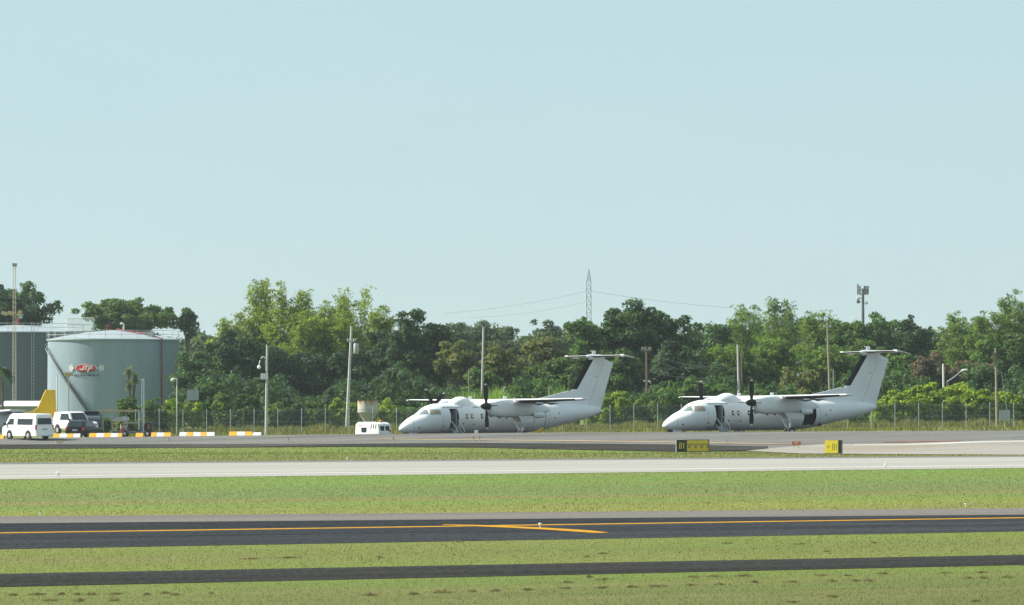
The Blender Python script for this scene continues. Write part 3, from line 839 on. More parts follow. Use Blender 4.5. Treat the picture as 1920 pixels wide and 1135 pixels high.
# spiky palm in front of the big tank
def spiky_palm():
    Y = 318.0; x = PX(246, Y); g = gzf(x, Y)
    o = thing('spiky_palm', (x, Y, g), 'thin spiky palm with two tufted heads in front of the big tank', 'tree')
    mb = MB(); r = np.random.default_rng(3)
    h1, h2 = PZ(694, Y) - g, PZ(708, Y) - g
    heads = [(-0.28, 0, h1), (0.42, 0.1, h2), (-0.2, 0.1, h2 - 0.7)]
    mb.tube([(0, 0, -0.1), (0.02, 0, 1.4)], [0.20, 0.17], 7)
    for e in heads: mb.tube([(0.02, 0, 1.4), (e[0]*0.5, e[1]*0.5, (1.4 + e[2]) * 0.5), e], [0.15, 0.12, 0.10], 6)
    mb.build('trunk', M['bark'], o, smooth=True, fix=False)
    V = []
    for e in heads:
        for i in range(150):
            a = r.uniform(0, 2*pi); el = r.uniform(-1.2, 1.1); L = r.uniform(0.5, 0.95)
            d = np.array([cos(a)*cos(el), sin(a)*cos(el), sin(el)]); s = np.cross(d, [0, 0, 1.0]); s /= np.linalg.norm(s)
            p = np.array(e); V += [p - s*0.04, p + s*0.04, p + d*L + s*0.008 - np.array([0,0,0.1]), p + d*L - s*0.008 - np.array([0,0,0.1])]
    fast_mesh('crown', np.array(V), 4, LEAF['olive'], o)
spiky_palm()
def edge_palm():
    Y = 330.0; x = PX(4, Y); g = gzf(x, Y)
    o = thing('palm_tree', (x, Y, g), 'dark drooping palm head cut by the left edge before the shaded tank', 'tree')
    mb = MB(); r = np.random.default_rng(4); h = PZ(690, Y) - g
    mb.tube([(0, 0, -0.1), (0.05, 0, h*0.5), (0, 0, h)], [0.15, 0.12, 0.11], 8); mb.build('trunk', M['bark'], o, smooth=True, fix=False)
    V = []
    for i in range(26):
        a = r.uniform(0, 2*pi); L = r.uniform(0.9, 1.3); up = r.uniform(-0.2, 0.7)
        for j in range(16):
            t = j / 15; q = np.array([cos(a)*L*t, sin(a)*L*t, h + up*t - 1.4*t*t]); d = np.array([cos(a), sin(a), 0])
            for s in (-1, 1):
                side = np.array([-sin(a), cos(a), 0]) * s
                V += [q, q + d*0.06, q + side*0.28 + np.array([0,0,-0.28]), q + side*0.26 + np.array([0,0,-0.3])]
    fast_mesh('crown', np.array(V), 4, LEAF['dark'], o)
edge_palm()

# ------------------------------------------------------------------ chain-link fence
FY = 316.0
fence = thing('chain_link_fence', (PX(960, FY), FY, 0), 'long chain-link fence on thin grey posts behind the parked planes', 'fence')
fposts = np.arange(254.0, 1985.0, 44.5)
for px in fposts:
    x = PX(px, FY); g = gzf(x, FY)
    mb = MB(); mb.tube([(x, 0, g - 0.1), (x, 0, g + 2.52)], 0.038, 6); mb.lathe([(0.046, 0), (0.046, 0.05), (0.0, 0.07)], 6, c=(x, 0, g + 2.52))
    mb.build('fence_post', M['galv'], fence, fix=False)
xa, xb = PX(fposts[0], FY), PX(fposts[-1], FY)
V = []
for s in (-1, 1):
    for x in np.arange(xa - 2.3, xb + 2.3, 0.11):
        x0, x1 = x, x + s * 2.3
        if min(x0, x1) < xa or max(x0, x1) > xb: continue
        g = gzf((x0 + x1) / 2, FY); w = 0.0055
        V += [(x0 - w, 0.045, g + 0.08), (x0 + w, 0.045, g + 0.08), (x1 + w, 0.045, g + 2.38), (x1 - w, 0.045, g + 2.38)]
tag(fast_mesh('wire_netting', np.array(V), 4, M['wire'], fence), kind='stuff')
mb = MB()
for dz in (2.40, 1.25, 0.1):
    pts = [(x, 0.05, gzf(x, FY) + dz) for x in np.linspace(xa, xb, 60)]
    mb.tube(pts, 0.012, 4)
mb.build('line_wires', M['wire'], fence, fix=False)

# ------------------------------------------------------------------ storage tanks
def storage_tank(px, Y, R, ytop, wall, label, roof_rise, seed):
    x = PX(px, Y); g = gzf(x, Y); h = PZ(ytop, Y) - g
    o = thing('storage_tank', (x, Y, g), label, 'tank')
    prof = []
    nc = 6
    for k in range(nc):                       # plate courses, each a hair smaller than the one below
        r_ = R - 0.012 * k
        prof += [(r_, h * k / nc - (0.3 if k == 0 else 0)), (r_, h * (k + 1) / nc - 0.02), (r_ - 0.02, h * (k + 1) / nc - 0.01)]
    MB().lathe(prof, 96, cap=False).build('wall', wall, o, smooth=True)
    MB().lathe([(R + 0.10, h - 0.12), (R + 0.10, h + 0.02), (R * 0.75, h + roof_rise * 0.40), (R * 0.4, h + roof_rise * 0.78), (R * 0.08, h + roof_rise), (0.01, h + roof_rise)], 96, cap=False).build('roof', M['tank_roof'], o, smooth=True)
    return o, R, h
tank, TR, TH = storage_tank(213, 392, 8.05, 637.5, M['tank_wall'], 'big pale grey storage tank with a red oval emblem', 1.15, 1)
def cyl(a, r, z): return (r * sin(a), -r * cos(a), z)      # angle from the side that faces the camera
# winding stair shape added in place of a diagonal shadow on the wall
mb = MB()
ns = 44
def band(t): return math.asin(-0.95 + 0.80 * t), TH - 1.0 - (TH - 1.6) * t
for k in range(ns):
    a, z = band(k / (ns - 1)); mb.box(cyl(a, TR + 0.17, z), (0.30, 0.30, 0.05), rz=a)
for rr, dz, r_ in ((TR + 0.04, -0.12, 0.06), (TR + 0.32, -0.12, 0.06), (TR + 0.32, 0.45, 0.025)):
    mb.tube([(lambda q: cyl(q[0], rr, q[1] + dz))(band(t)) for t in np.linspace(0, 1, 30)], r_, 5)
for k in range(0, ns, 4):
    a, z = band(k / (ns - 1)); mb.tube([cyl(a, TR + 0.32, z), cyl(a, TR + 0.32, z + 0.45)], 0.02, 4)
mb.build('shadow_stair', M['steel_dark'], tank, fix=False)
# roof railing, vents, foam pipe
def rail(o, R, h, hh, n, mat):
    mb = MB()
    for k in range(n):
        a = 2 * pi * k / n; mb.tube([cyl(a, R, h), cyl(a, R, h + hh)], 0.030, 4)
    for dz in (hh, hh * 0.55):
        mb.tube([cyl(2 * pi * k / 72, R, h + dz) for k in range(73)], 0.026, 4)
    mb.build('roof_railing', mat, o, fix=False)
rail(tank, TR + 0.02, TH, 1.05, 26, M['galv'])
mb = MB(); mb.tube([cyl(radians(52), TR + 0.12, 0.2), cyl(radians(52), TR + 0.12, TH + 0.1), cyl(radians(52), TR * 0.85, TH + 0.45), cyl(radians(30), TR * 0.12, TH + 1.3)], 0.09, 7)
mb.build('foam_pipe', M['red_pipe'], tank, fix=False)
mb = MB(); mb.tube([(-0.7, -0.5, TH + 1.1), (-0.7, -0.5, TH + 1.75)], 0.10, 7); mb.tube([(-0.95, -0.5, TH + 1.75), (-0.45, -0.5, TH + 1.75)], 0.09, 7); mb.tube([(-0.3, -0.5, TH + 1.1), (-0.5, -0.5, TH + 1.9)], 0.07, 6)
mb.build('foam_valve', M['red_pipe'], tank, fix=False)
mb = MB(); mb.tube([(1.3, -0.6, TH + 0.9), (1.3, -0.6, TH + 1.9), (1.1, -0.6, TH + 2.05), (0.9, -0.6, TH + 1.9)], 0.11, 8)
mb.build('vent_pipe', M['lamp_white'], tank, smooth=True, fix=False)
mb = MB(); mb.box((TR * 0.62, -4.0, TH + 0.62), (0.8, 0.6, 0.55)); mb.box((TR * 0.62, -4.0, TH + 0.92), (0.95, 0.75, 0.05))
mb.build('roof_hatch', M['galv'], tank)

# emblem painted on thin plates that follow the wall
def wall_patch(poly, lift, m, mb, R=TR):
    """poly in (arc metres, z); fan of small cells bent round the wall"""
    c = (sum(p[0] for p in poly) / len(poly), sum(p[1] for p in poly) / len(poly))
    for i in range(len(poly)):
        a, b = poly[i], poly[(i + 1) % len(poly)]
        mb.face([cyl(q[0] / R, R + lift, q[1]) for q in (c, a, b)], m)
EC, EZ = -2.45, PZ(690, 384) - 0.0
EC = math.asin((177 - 213) * 1.02 / 123.0) * TR
def ell(cx, cz, rx, rz, n=36): return [(cx + rx * cos(2*pi*k/n), cz + rz * sin(2*pi*k/n)) for k in range(n)]
mb = MB(); wall_patch(ell(EC, EZ - 0.02, 1.46, 0.50), 0.03, 0, mb); emb = mb.build('emblem_rim', M['tip_white'], tank)
mb = MB(); wall_patch(ell(EC, EZ - 0.07, 1.36, 0.44), 0.045, 0, mb); mb.build('emblem_shadow', M['logo_dark'], tank)
mb = MB(); wall_patch(ell(EC, EZ, 1.30, 0.40), 0.06, 0, mb); mb.build('emblem_oval', M['logo_red'], tank)
def slant(pts, dx, sh=0.35): return [(EC + dx + x + sh * z, EZ + z) for x, z in pts]
mb = MB()
for pts, dx in (  # J
                ([(-0.05,-0.26),(0.13,-0.26),(0.13,0.28),(-0.05,0.28)], -0.30), ([(-0.40,-0.26),(-0.05,-0.26),(-0.05,-0.12),(-0.40,-0.12)], -0.30),
                # T
                ([(-0.18,0.15),(0.30,0.15),(0.30,0.28),(-0.18,0.28)], 0.02), ([(-0.03,-0.26),(0.14,-0.26),(0.14,0.15),(-0.03,0.15)], 0.02),
                # P
                ([(-0.10,-0.52),(0.08,-0.52),(0.08,0.28),(-0.10,0.28)], 0.48), ([(0.08,0.14),(0.36,0.14),(0.36,0.28),(0.08,0.28)], 0.48), ([(0.24,-0.08),(0.40,-0.08),(0.40,0.2),(0.24,0.2)], 0.48), ([(0.08,-0.14),(0.34,-0.14),(0.34,0.0),(0.08,0.0)], 0.48)):
    wall_patch(slant(pts, dx), 0.075, 0, mb)
mb.build('emblem_letters', M['tip_white'], tank)
for s in (-1, 1):
    mb = MB()
    for x0, x1, z0, z1 in ((1.62, 1.82, -0.16, 0.16), (1.82, 2.02, -0.44, 0.44), (2.08, 2.30, -0.30, 0.30)):
        wall_patch([(EC + s*x0, EZ + z0), (EC + s*x1, EZ + z0), (EC + s*x1, EZ + z1), (EC + s*x0, EZ + z1)], 0.05, 0, mb)
    mb.build('emblem_wing', M['tip_white'], tank)
mb = MB(); x = EC - 1.65; r = random.Random(2)
while x < EC + 1.6:                                        # a line of small dark lettering, too small to read in the photograph
    w = r.uniform(0.06, 0.13); hh = r.uniform(0.14, 0.2)
    wall_patch([(x, EZ - 0.98), (x + w, EZ - 0.98), (x + w, EZ - 0.98 + hh), (x, EZ - 0.98 + hh)], 0.03, 0, mb); x += w + r.choice([0.03, 0.04, 0.12])
tag(mb.build('small_lettering', M['logo_dark'], tank), kind='stuff')

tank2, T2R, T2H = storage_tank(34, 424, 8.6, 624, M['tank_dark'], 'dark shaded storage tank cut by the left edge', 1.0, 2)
rail(tank2, T2R, T2H, 1.1, 28, M['galv'])
mb = MB(); mb.tube([(0.1, -0.6, T2H + 0.9), (0.1, -0.6, T2H + 2.0)], 0.22, 8); mb.build('foam_valve', M['red_pipe'], tank2, fix=False)
mb = MB(); mb.box((0.4, -0.6, T2H + 2.1), (0.5, 0.5, 0.4)); mb.build('vent_pipe', M['galv'], tank2)
mb = MB()
for dx in (2.4, 2.7): mb.tube([(dx + 0.6, -8.1, 1.0), (dx + 0.6, -8.1, T2H + 1.2)], 0.04, 5)
for k in range(24): mb.tube([(3.0, -8.1, 1 + k * 0.42), (3.3, -8.1, 1 + k * 0.42)], 0.025, 4)
mb.build('ladder', M['galv'], tank2, fix=False)
# walkway between the tank tops
Y = 408.0
cw = thing('tank_walkway', (PX(150, Y), Y, PZ(622, Y)), 'pale railed walkway bridging the tops of the two storage tanks', 'walkway')
L = 34 * Y / F * 1.5
mb = MB(); mb.box((0, 0, 0), (L, 1.0, 0.12)); mb.build('deck', M['galv'], cw)
mb = MB()
for s in (-0.5, 0.5):
    for k in range(13): mb.tube([(-L/2 + L*k/12, s, 0.06), (-L/2 + L*k/12, s, 1.75)], 0.03, 4)
    for dz in (0.9, 1.75): mb.tube([(-L/2, s, dz), (L/2, s, dz)], 0.03, 4)
mb.build('handrail', M['lamp_white'], cw, fix=False)
mb = MB(); mb.tube([(L/2 + 0.1, -0.5, -3.0), (L/2 + 0.1, -0.5, 1.75)], 0.09, 6); mb.tube([(-L/2 - 0.1, -0.5, -9.0), (-L/2 - 0.1, -0.5, 0)], 0.09, 6)
mb.build('support_post', M['galv'], cw, fix=False)

# ------------------------------------------------------------------ aircraft
FX = np.array([-11.98, -11.8, -11.0, -9.6, -8.2, -6.7, -5.0, -3.6, -2.5, 6.0, 6.6, 7.2, 7.6, 7.95, 8.5, 9.2, 9.9, 10.25, 10.4])
FT = np.array([2.60, 2.75, 2.90, 3.02, 3.10, 3.17, 3.20, 3.20, 3.20, 3.20, 3.17, 3.06, 2.92, 2.72, 2.34, 2.02, 1.58, 1.27, 1.08])
FB = np.array([2.42, 2.28, 2.00, 1.62, 1.36, 1.08, 0.78, 0.60, 0.55, 0.55, 0.55, 0.55, 0.55, 0.55, 0.56, 0.58, 0.64, 0.76, 0.90])
FW = np.array([0.08, 0.20, 0.42, 0.72, 0.95, 1.15, 1.29, 1.335, 1.345, 1.345, 1.33, 1.28, 1.225, 1.16, 1.02, 0.80, 0.52, 0.30, 0.07])
def herm(xq, xs, ys):
    d = np.diff(ys) / np.diff(xs)
    m = np.empty(len(xs)); m[0], m[-1] = d[0], d[-1]
    for i in range(1, len(xs) - 1): m[i] = 0 if d[i-1]*d[i] <= 0 else 2*d[i-1]*d[i]/(d[i-1]+d[i])
    i = np.clip(np.searchsorted(xs, xq) - 1, 0, len(xs) - 2); h = xs[i+1] - xs[i]; t = (xq - xs[i]) / h
    return (2*t**3-3*t*t+1)*ys[i] + (t**3-2*t*t+t)*h*m[i] + (-2*t**3+3*t*t)*ys[i+1] + (t**3-t*t)*h*m[i+1]
def fus(x):
    t, b, w = (float(herm(np.array([x]), FX, a)[0]) for a in (FT, FB, FW)); return (t + b) / 2, (t - b) / 2, w
def skin(x, z, side=1, lift=0.006):
    zc, hz, hw = fus(x); k = max(-0.999, min(0.999, (z - zc) / hz)); y = hw * sqrt(1 - k * k)
    n = Vector((0, y / hw**2, (z - zc) / hz**2)).normalized()
    return (x, side * (y + n.y * lift), z + n.z * lift)
def skin_patch(poly, side=1, lift=0.006, sub=6):
    """a four-cornered plate (x, z corners) that follows the fuselage skin"""
    mb = MB(); a, b, c, d = (Vector((p[0], 0, p[1])) for p in poly); g = []
    for i in range(sub + 1):
        for j in range(sub + 1):
            u, v = i / sub, j / sub; p = (a*(1-u) + b*u)*(1-v) + (d*(1-u) + c*u)*v
            g.append(skin(p.x, p.z, side, lift))
    k = len(mb.V); mb.V += g; n = sub + 1
    for i in range(sub):
        for j in range(sub): mb.Fs.append((i*n+j, (i+1)*n+j, (i+1)*n+j+1, i*n+j+1)); mb.mi.append(0)
    return mb

def aerofoil(chord, thick, x0, y, z, n=9):
    """closed ring, nose at x0, running aft"""
    up, lo = [], []
    for k in range(n + 1):
        t = (1 - cos(pi * k / n)) / 2
        yt = 5 * thick * (0.2969*sqrt(t) - 0.126*t - 0.3516*t*t + 0.2843*t**3 - 0.1036*t**4)
        up.append((x0 - t*chord, y, z + yt*1.15*chord)); lo.append((x0 - t*chord, y, z - yt*0.85*chord))
    return up + lo[::-1][1:-1]
def wheel(parent, c, r, w, name='wheel'):
    mb = MB(); mb.lathe([(r*0.55, -w/2), (r*0.9, -w/2), (r, -w*0.3), (r, w*0.3), (r*0.9, w/2), (r*0.55, w/2)], 22, axis='Y', c=c)
    o = mb.build(name, M['rubber'], parent, smooth=True)
    mb = MB(); mb.lathe([(0.01, -w*0.52), (r*0.5, -w*0.52), (r*0.58, -w*0.42), (r*0.58, w*0.42), (r*0.5, w*0.52), (0.01, w*0.52)], 16, axis='Y', c=c)
    mb.build('hub', M['rim'], o, smooth=True)
    return o

def make_plane(loc, heading, roll, label, cargo_open, prop_phase):
    A = thing('turboprop_plane', loc, label, 'airplane', 'white turboprop planes parked side by side')
    A.rotation_euler = (Matrix.Rotation(heading, 3, 'Z') @ Matrix.Rotation(roll, 3, 'X')).to_euler()
    # fuselage skin with real openings
    holes = [(4.98, 5.84, 0.98, 2.74, 1)]
    if cargo_open: holes.append((-4.62, -3.30, 1.00, 2.46, 1))
    xs = sorted(set(list(np.linspace(-11.98, -2.5, 40)) + list(np.linspace(-2.5, 6, 18)) + list(np.linspace(6, 10.4, 40)) + [h[0] for h in holes] + [h[1] for h in holes]))
    na = 72; mb = MB(); ang = np.linspace(0, 2*pi, na, endpoint=False)
    for x in xs:
        zc, hz, hw = fus(x)
        for a in ang: mb.V.append((x, hw*sin(a), zc + hz*cos(a)))
    for i in range(len(xs) - 1):
        for j in range(na):
            q = (i*na+j, i*na+(j+1) % na, (i+1)*na+(j+1) % na, (i+1)*na+j)
            c = np.mean([mb.V[k] for k in q], 0)
            if any(h[0] < c[0] < h[1] and h[2] < c[2] < h[3] and c[1]*h[4] > 0 for h in holes): continue
            mb.Fs.append(q); mb.mi.append(0)
    mb.Fs.append(tuple(range(na))); mb.mi.append(0)
    k = (len(xs)-1)*na; mb.Fs.append(tuple(range(k, k+na))[::-1]); mb.mi.append(0)
    body = mb.build('fuselage', M['white'], A, smooth=True)
    # cabin behind the openings
    mb = MB(); mb.box((5.41, 0.3, 1.85), (2.1, 1.3, 2.1)); cab = mb.build('entry_cabin', M['interior'], body)
    cab.data.polygons[0].use_smooth = False
    bm = bmesh.new(); bm.from_mesh(cab.data)
    bmesh.ops.delete(bm, geom=[f for f in bm.faces if f.normal.y > 0.9], context='FACES'); bm.to_mesh(cab.data); bm.free()
    mb = MB(); mb.prism([(5.02, 1.0), (5.14, 1.0), (5.14, 2.7), (5.02, 2.7)], 0.55, 1.12); mb.build('door_frame', M['aircraft_grey'], body)
    if cargo_open:
        mb = MB(); mb.box((-3.96, 0.2, 1.74), (2.7, 1.5, 1.75)); hold = mb.build('cargo_hold', M['interior'], body)
        bm = bmesh.new(); bm.from_mesh(hold.data)
        bmesh.ops.delete(bm, geom=[f for f in bm.faces if f.normal.y > 0.9], context='FACES'); bm.to_mesh(hold.data); bm.free()
    else:
        for x0, x1, z0, z1 in ((-4.66, -4.60, 1.0, 2.5), (-3.30, -3.26, 1.0, 2.5)):
            skin_patch([(x0, z0), (x1, z0), (x1, z1), (x0, z1)], 1, 0.008, 8).build('cargo_door_seam', M['seam'], body)
    for xs_ in (9.35, 6.62, 2.05, -2.75, -5.1):
        skin_patch([(xs_, fus(xs_)[0] - fus(xs_)[1]*0.93), (xs_ + 0.03, fus(xs_)[0] - fus(xs_)[1]*0.93), (xs_ + 0.03, fus(xs_)[0] + fus(xs_)[1]*0.93), (xs_, fus(xs_)[0] + fus(xs_)[1]*0.93)], 1, 0.005, 14).build('panel_seam', M['aircraft_grey'], body)
    # glass
    for s in (1, -1):
        skin_patch([(8.62, 2.20), (7.98, 2.28), (7.86, 2.68), (8.08, 2.60)], s, 0.012).build('windscreen', M['cockpit_glass'], body)
        skin_patch([(7.86, 2.27), (6.86, 2.26), (6.96, 2.62), (7.70, 2.64)], s, 0.012).build('cockpit_window', M['blind'] if s > 0 else M['cockpit_glass'], body)
        for x0, x1, z0, z1 in ((8.05, 7.98, 2.24, 2.66), (7.90, 6.80, 2.215, 2.25), (7.76, 6.92, 2.64, 2.68), (6.90, 6.83, 2.24, 2.64)):
            skin_patch([(x0, z0), (x1, z0), (x1, z1), (x0, z1)], s, 0.010).build('window_frame', M['aircraft_grey'], body)
        for xw in (4.11, 3.56, 2.47, 0.6, -0.2, -1.0, -1.8):
            mb = MB()
            ring = [skin(xw + 0.145*cos(t)*abs(cos(t))**-0.35 if abs(cos(t)) > 1e-6 else xw, 2.05 + 0.22*sin(t)*abs(sin(t))**-0.35 if abs(sin(t)) > 1e-6 else 2.05, s, 0.009) for t in np.linspace(0.05, 2*pi+0.05, 20, endpoint=False)]
            mb.face(ring); mb.build('cabin_window', M['glass'], body)
    for xx, zz in ((6.5, 1.2), (3.3, 1.35), (-6.2, 2.25), (-5.7, 1.85), (8.9, 1.1), (4.5, 1.4)):
        skin_patch([(xx-0.07, zz-0.06), (xx+0.07, zz-0.06), (xx+0.07, zz+0.06), (xx-0.07, zz+0.06)], 1, 0.008, 2).build('service_panel', M['seam'], body)
    # dome fairing on the roof
    mb = MB(); rings = []
    for t in np.linspace(0, 1, 22):
        x = 5.05 - 2.45 * t
        hh = 0.62 * sin(pi * min(1, t * 1.02)) ** 0.62 if t < 0.5 else 0.62 * max(0.0, cos((t - 0.5) * pi)) ** 0.9
        w = 0.30 + 0.50 * sin(pi * t) ** 0.5
        rings.append([(x, w * cos(a), 3.02 + (0.14 + hh) * max(0, sin(a)) ** 0.8 * 1.0 - (0.1 if sin(a) < 0 else 0)) for a in np.linspace(0, 2*pi, 28, endpoint=False)])
    mb.rings(rings); mb.build('roof_dome', M['white'], A, smooth=True)
    # wing and centre fairing
    mb = MB(); rings = []
    for t in np.linspace(0, 1, 16):
        x = 2.35 - 5.2 * t; hh = 0.42 * sin(pi * t) ** 0.5; w = 0.35 + 0.85 * sin(pi * t) ** 0.5
        rings.append([(x, w*cos(a), 2.98 + (hh + 0.12) * max(0, sin(a)) ** 0.7) for a in np.linspace(0, 2*pi, 24, endpoint=False)])
    mb.rings(rings); mb.build('wing_fairing', M['white'], A, smooth=True)
    for s in (1, -1):
        st = [(0.0, 2.5, 0.165, 1.38, 3.31), (3.9, 2.45, 0.165, 1.36, 3.33), (6.2, 2.15, 0.155, 1.20, 3.375), (9.5, 1.75, 0.145, 0.97, 3.43), (12.3, 1.42, 0.13, 0.78, 3.485), (12.95, 1.0, 0.09, 0.55, 3.50)]
        rings = [aerofoil(c, t, x0, s*y, z) for y, c, t, x0, z in st]
        mb = MB(); mb.rings(rings); W = mb.build('wing', M['white'], A, smooth=True)
        # de-icing boot along the outer leading edge
        mb = MB(); rr = []
        for y, c, t, x0, z in [(5.05, 2.30, 0.160, 1.285, 3.352)] + st[2:5]:
            full = aerofoil(c*1.004, t*1.03, x0 + 0.012, s*y, z); n_ = len(full)
            rr.append([full[k] for k in (1, 0, n_-1, n_-2, n_-3, n_-4)])
        for i in range(len(rr) - 1):
            for j in range(5): mb.face([rr[i][j], rr[i+1][j], rr[i+1][j+1], rr[i][j+1]])
        mb.build('deicing_boot', M['boot'] , W, smooth=True)
        # flap and aileron set apart by their own edges
        for y0, y1, nm, drop in ((1.5, 3.1, 'flap', 0.05), (4.7, 8.3, 'flap', 0.05), (8.4, 12.2, 'aileron', 0.0)):
            mb = MB(); rg = []
            for y in (y0, y1):
                x0 = np.interp(y, [a[0] for a in st], [a[3] - a[1]*0.72 for a in st]); c = np.interp(y, [a[0] for a in st], [a[1]*0.30 for a in st]); z = np.interp(y, [a[0] for a in st], [a[4] for a in st])
                rg.append([(x0, s*y, z+0.07), (x0 - c, s*y, z - 0.03 - drop), (x0 - c, s*y, z - 0.05 - drop), (x0 + 0.02, s*y, z - 0.10 - drop)])
            mb.rings(rg); mb.build(nm, M['white'], W)
        for y in (2.3, 5.6, 7.4):
            z = np.interp(y, [a[0] for a in st], [a[4] for a in st])
            mb = MB(); mb.tube([(0.35, s*y, z-0.16), (-0.5, s*y, z-0.30), (-1.35, s*y, z-0.22)], [0.05, 0.11, 0.03], 7); mb.build('flap_fairing', M['aircraft_grey'], W, smooth=True)
        mb = MB()
        for y in (4.62, 4.76, 4.90): mb.box((1.33, s*y, 3.36), (0.22, 0.06, 0.24))
        mb.build('stall_fence', M['tip_white'], W)
        mb = MB(); mb.box((0.9, s*2.55, 3.66), (0.35, 0.03, 0.26)); mb.build('aerial', M['white'], W)
        # nacelle
        y = s*3.9; mb = MB(); rings = []
        NX = [3.62, 3.35, 2.7, 1.8, 0.8, -0.4, -1.6, -2.4, -2.85, -3.0]
        NT = [3.26, 3.36, 3.50, 3.56, 3.52, 3.42, 3.22, 3.02, 2.80, 2.62]
        NB = [2.24, 2.08, 1.98, 1.96, 1.96, 1.98, 2.10, 2.28, 2.44, 2.54]
        NW = [0.40, 0.47, 0.54, 0.57, 0.57, 0.55, 0.46, 0.34, 0.18, 0.05]
        for x, t, b, w in zip(NX, NT, NB, NW):
            rings.append([(x, y + w*np.sign(cos(a))*abs(cos(a))**0.7, (t+b)/2 + (t-b)/2*np.sign(sin(a))*abs(sin(a))**0.7) for a in np.linspace(0, 2*pi, 28, endpoint=False)])
        mb.rings(rings); nac = mb.build('nacelle', M['white'], A, smooth=True)
        mb = MB(); mb.lathe([(0.20, 3.30), (0.25, 3.66), (0.21, 3.70), (0.16, 3.64)], 18, axis='X', c=(0, y + 0.02, 2.20)); mb.build('air_intake', M['aircraft_grey'], nac, smooth=True)
        mb = MB(); mb.lathe([(0.165, 3.655), (0.01, 3.65)], 18, axis='X', c=(0, y + 0.02, 2.20), cap=False); mb.build('intake_mouth', M['interior'], nac)
        ex = s*0.42; mb = MB(); mb.tube([(-0.85, y + ex, 2.12), (-1.5, y + ex*1.2, 2.10), (-1.95, y + ex*1.25, 2.13)], [0.24, 0.25, 0.20], 16); exh = mb.build('exhaust_pipe', M['white'], nac, smooth=True)
        mb = MB(); mb.lathe([(0.245, -0.86), (0.01, -0.83)], 16, axis='X', c=(0, y + ex, 2.12), cap=False); mb.build('exhaust_lip', M['seam'], exh)
        mb = MB(); mb.box((1.0, y + s*0.1, 1.965), (4.6, 0.7, 0.02)); mb.build('nacelle_keel', M['aircraft_grey'], nac)
        # propeller: one blade up, one down, two level
        pr = bpy.data.objects.new('propeller', None); COL.objects.link(pr); pr.parent = A; pr.location = (3.92, y, 2.92); pr.rotation_euler = (prop_phase[0 if s > 0 else 1], 0, 0)
        mb = MB(); mb.lathe([(0.29, -0.28), (0.31, -0.05), (0.29, 0.16), (0.22, 0.38), (0.12, 0.54), (0.01, 0.60)], 20, axis='X'); mb.build('spinner', M['prop_black'], pr, smooth=True)
        for q in range(4):
            a = q * pi / 2; R_ = Matrix.Rotation(a, 3, 'X'); sec = []
            for rr_, ch, tw in ((0.20, 0.10, 1.95), (0.5, 0.15, 1.80), (0.9, 0.21, 1.70), (1.3, 0.235, 1.62), (1.62, 0.21, 1.56), (1.80, 0.17, 1.53), (1.84, 0.16, 1.53), (1.98, 0.08, 1.50)):
                ring = []
                for t in np.linspace(0, 2*pi, 10, endpoint=False):
                    u, v = ch*cos(t), 0.13*ch*sin(t)
                    ring.append(R_ @ Vector((u*sin(tw) + v*cos(tw), u*cos(tw) - v*sin(tw), rr_)))
                sec.append(ring)
            mb = MB(); mb.rings(sec[:7]); bl = mb.build('blade', M['prop_black'], pr, smooth=True)
            mb = MB(); mb.rings([[p*1.0 for p in sec[6]], sec[7]]); mb.build('blade_tip', M['tip_white'], bl, smooth=True)
        # main gear
        g = bpy.data.objects.new('main_gear', None); COL.objects.link(g); g.parent = A; g.location = (0, y, 0)
        mb = MB(); mb.tube([(-0.15, 0, 2.15), (0.02, 0, 0.45)], [0.10, 0.075], 10); mb.build('leg', M['aircraft_grey'], g, smooth=True)
        mb = MB(); mb.tube([(1.05, 0.05, 2.05), (0.62, 0.05, 1.3), (0.12, 0.05, 0.62)], [0.06, 0.055, 0.045], 8); mb.tube([(0.95, -0.12, 2.05), (0.3, -0.12, 0.8)], 0.035, 6); mb.build('drag_brace', M['tip_white'], g, smooth=True)
        mb = MB(); mb.tube([(-0.05, 0.14, 1.45), (-0.02, 0.14, 0.62)], 0.03, 6); mb.build('torque_link', M['alu'], g)
        for dy in (-0.25, 0.25): wheel(g, (0.02, dy, 0.40), 0.40, 0.26)
        for dy in (-0.52, 0.52):
            mb = MB(); mb.prism([(0.85, 2.05), (-0.95, 2.05), (-0.75, 1.52), (0.45, 1.52)], dy - 0.015, dy + 0.015); mb.build('gear_door', M['white'], g)
    # nose gear
    g = bpy.data.objects.new('nose_gear', None); COL.objects.link(g); g.parent = A; g.location = (8.25, 0, 0)
    mb = MB(); mb.tube([(0.15, 0, 0.9), (0, 0, 0.28)], 0.06, 8); mb.build('leg', M['aircraft_grey'], g)
    for dy in (-0.17, 0.17): wheel(g, (0, dy, 0.25), 0.25, 0.15)
    for dy in (-0.3, 0.3):
        mb = MB(); mb.prism([(1.35, 0.72), (0.45, 0.66), (0.5, 0.14), (1.25, 0.20)], dy - 0.015, dy + 0.015); mb.build('gear_door', M['white'], g)
    mb = MB(); mb.lathe([(0.16, -0.1), (0.2, 0.02), (0.16, 0.2)], 14, c=(9.75, 0, 0.45)); mb.build('chin_sensor', M['prop_black'], A, smooth=True)
    # fin, rudder, dorsal fillet
    def fin_sec(z, xl, xt, th):
        return [(xl, 0, z), (xl - 0.18, th*0.6, z), (xl - (xl-xt)*0.35, th, z), (xl - (xl-xt)*0.62, th*0.85, z), (xl - (xl-xt)*0.62, -th*0.85, z), (xl - (xl-xt)*0.35, -th, z), (xl - 0.18, -th*0.6, z)]
    def rud_sec(z, xl, xt, th):
        a = xl - (xl-xt)*0.63; return [(a, th*0.82, z), (xt, 0.02, z), (xt, -0.02, z), (a, -th*0.82, z)]
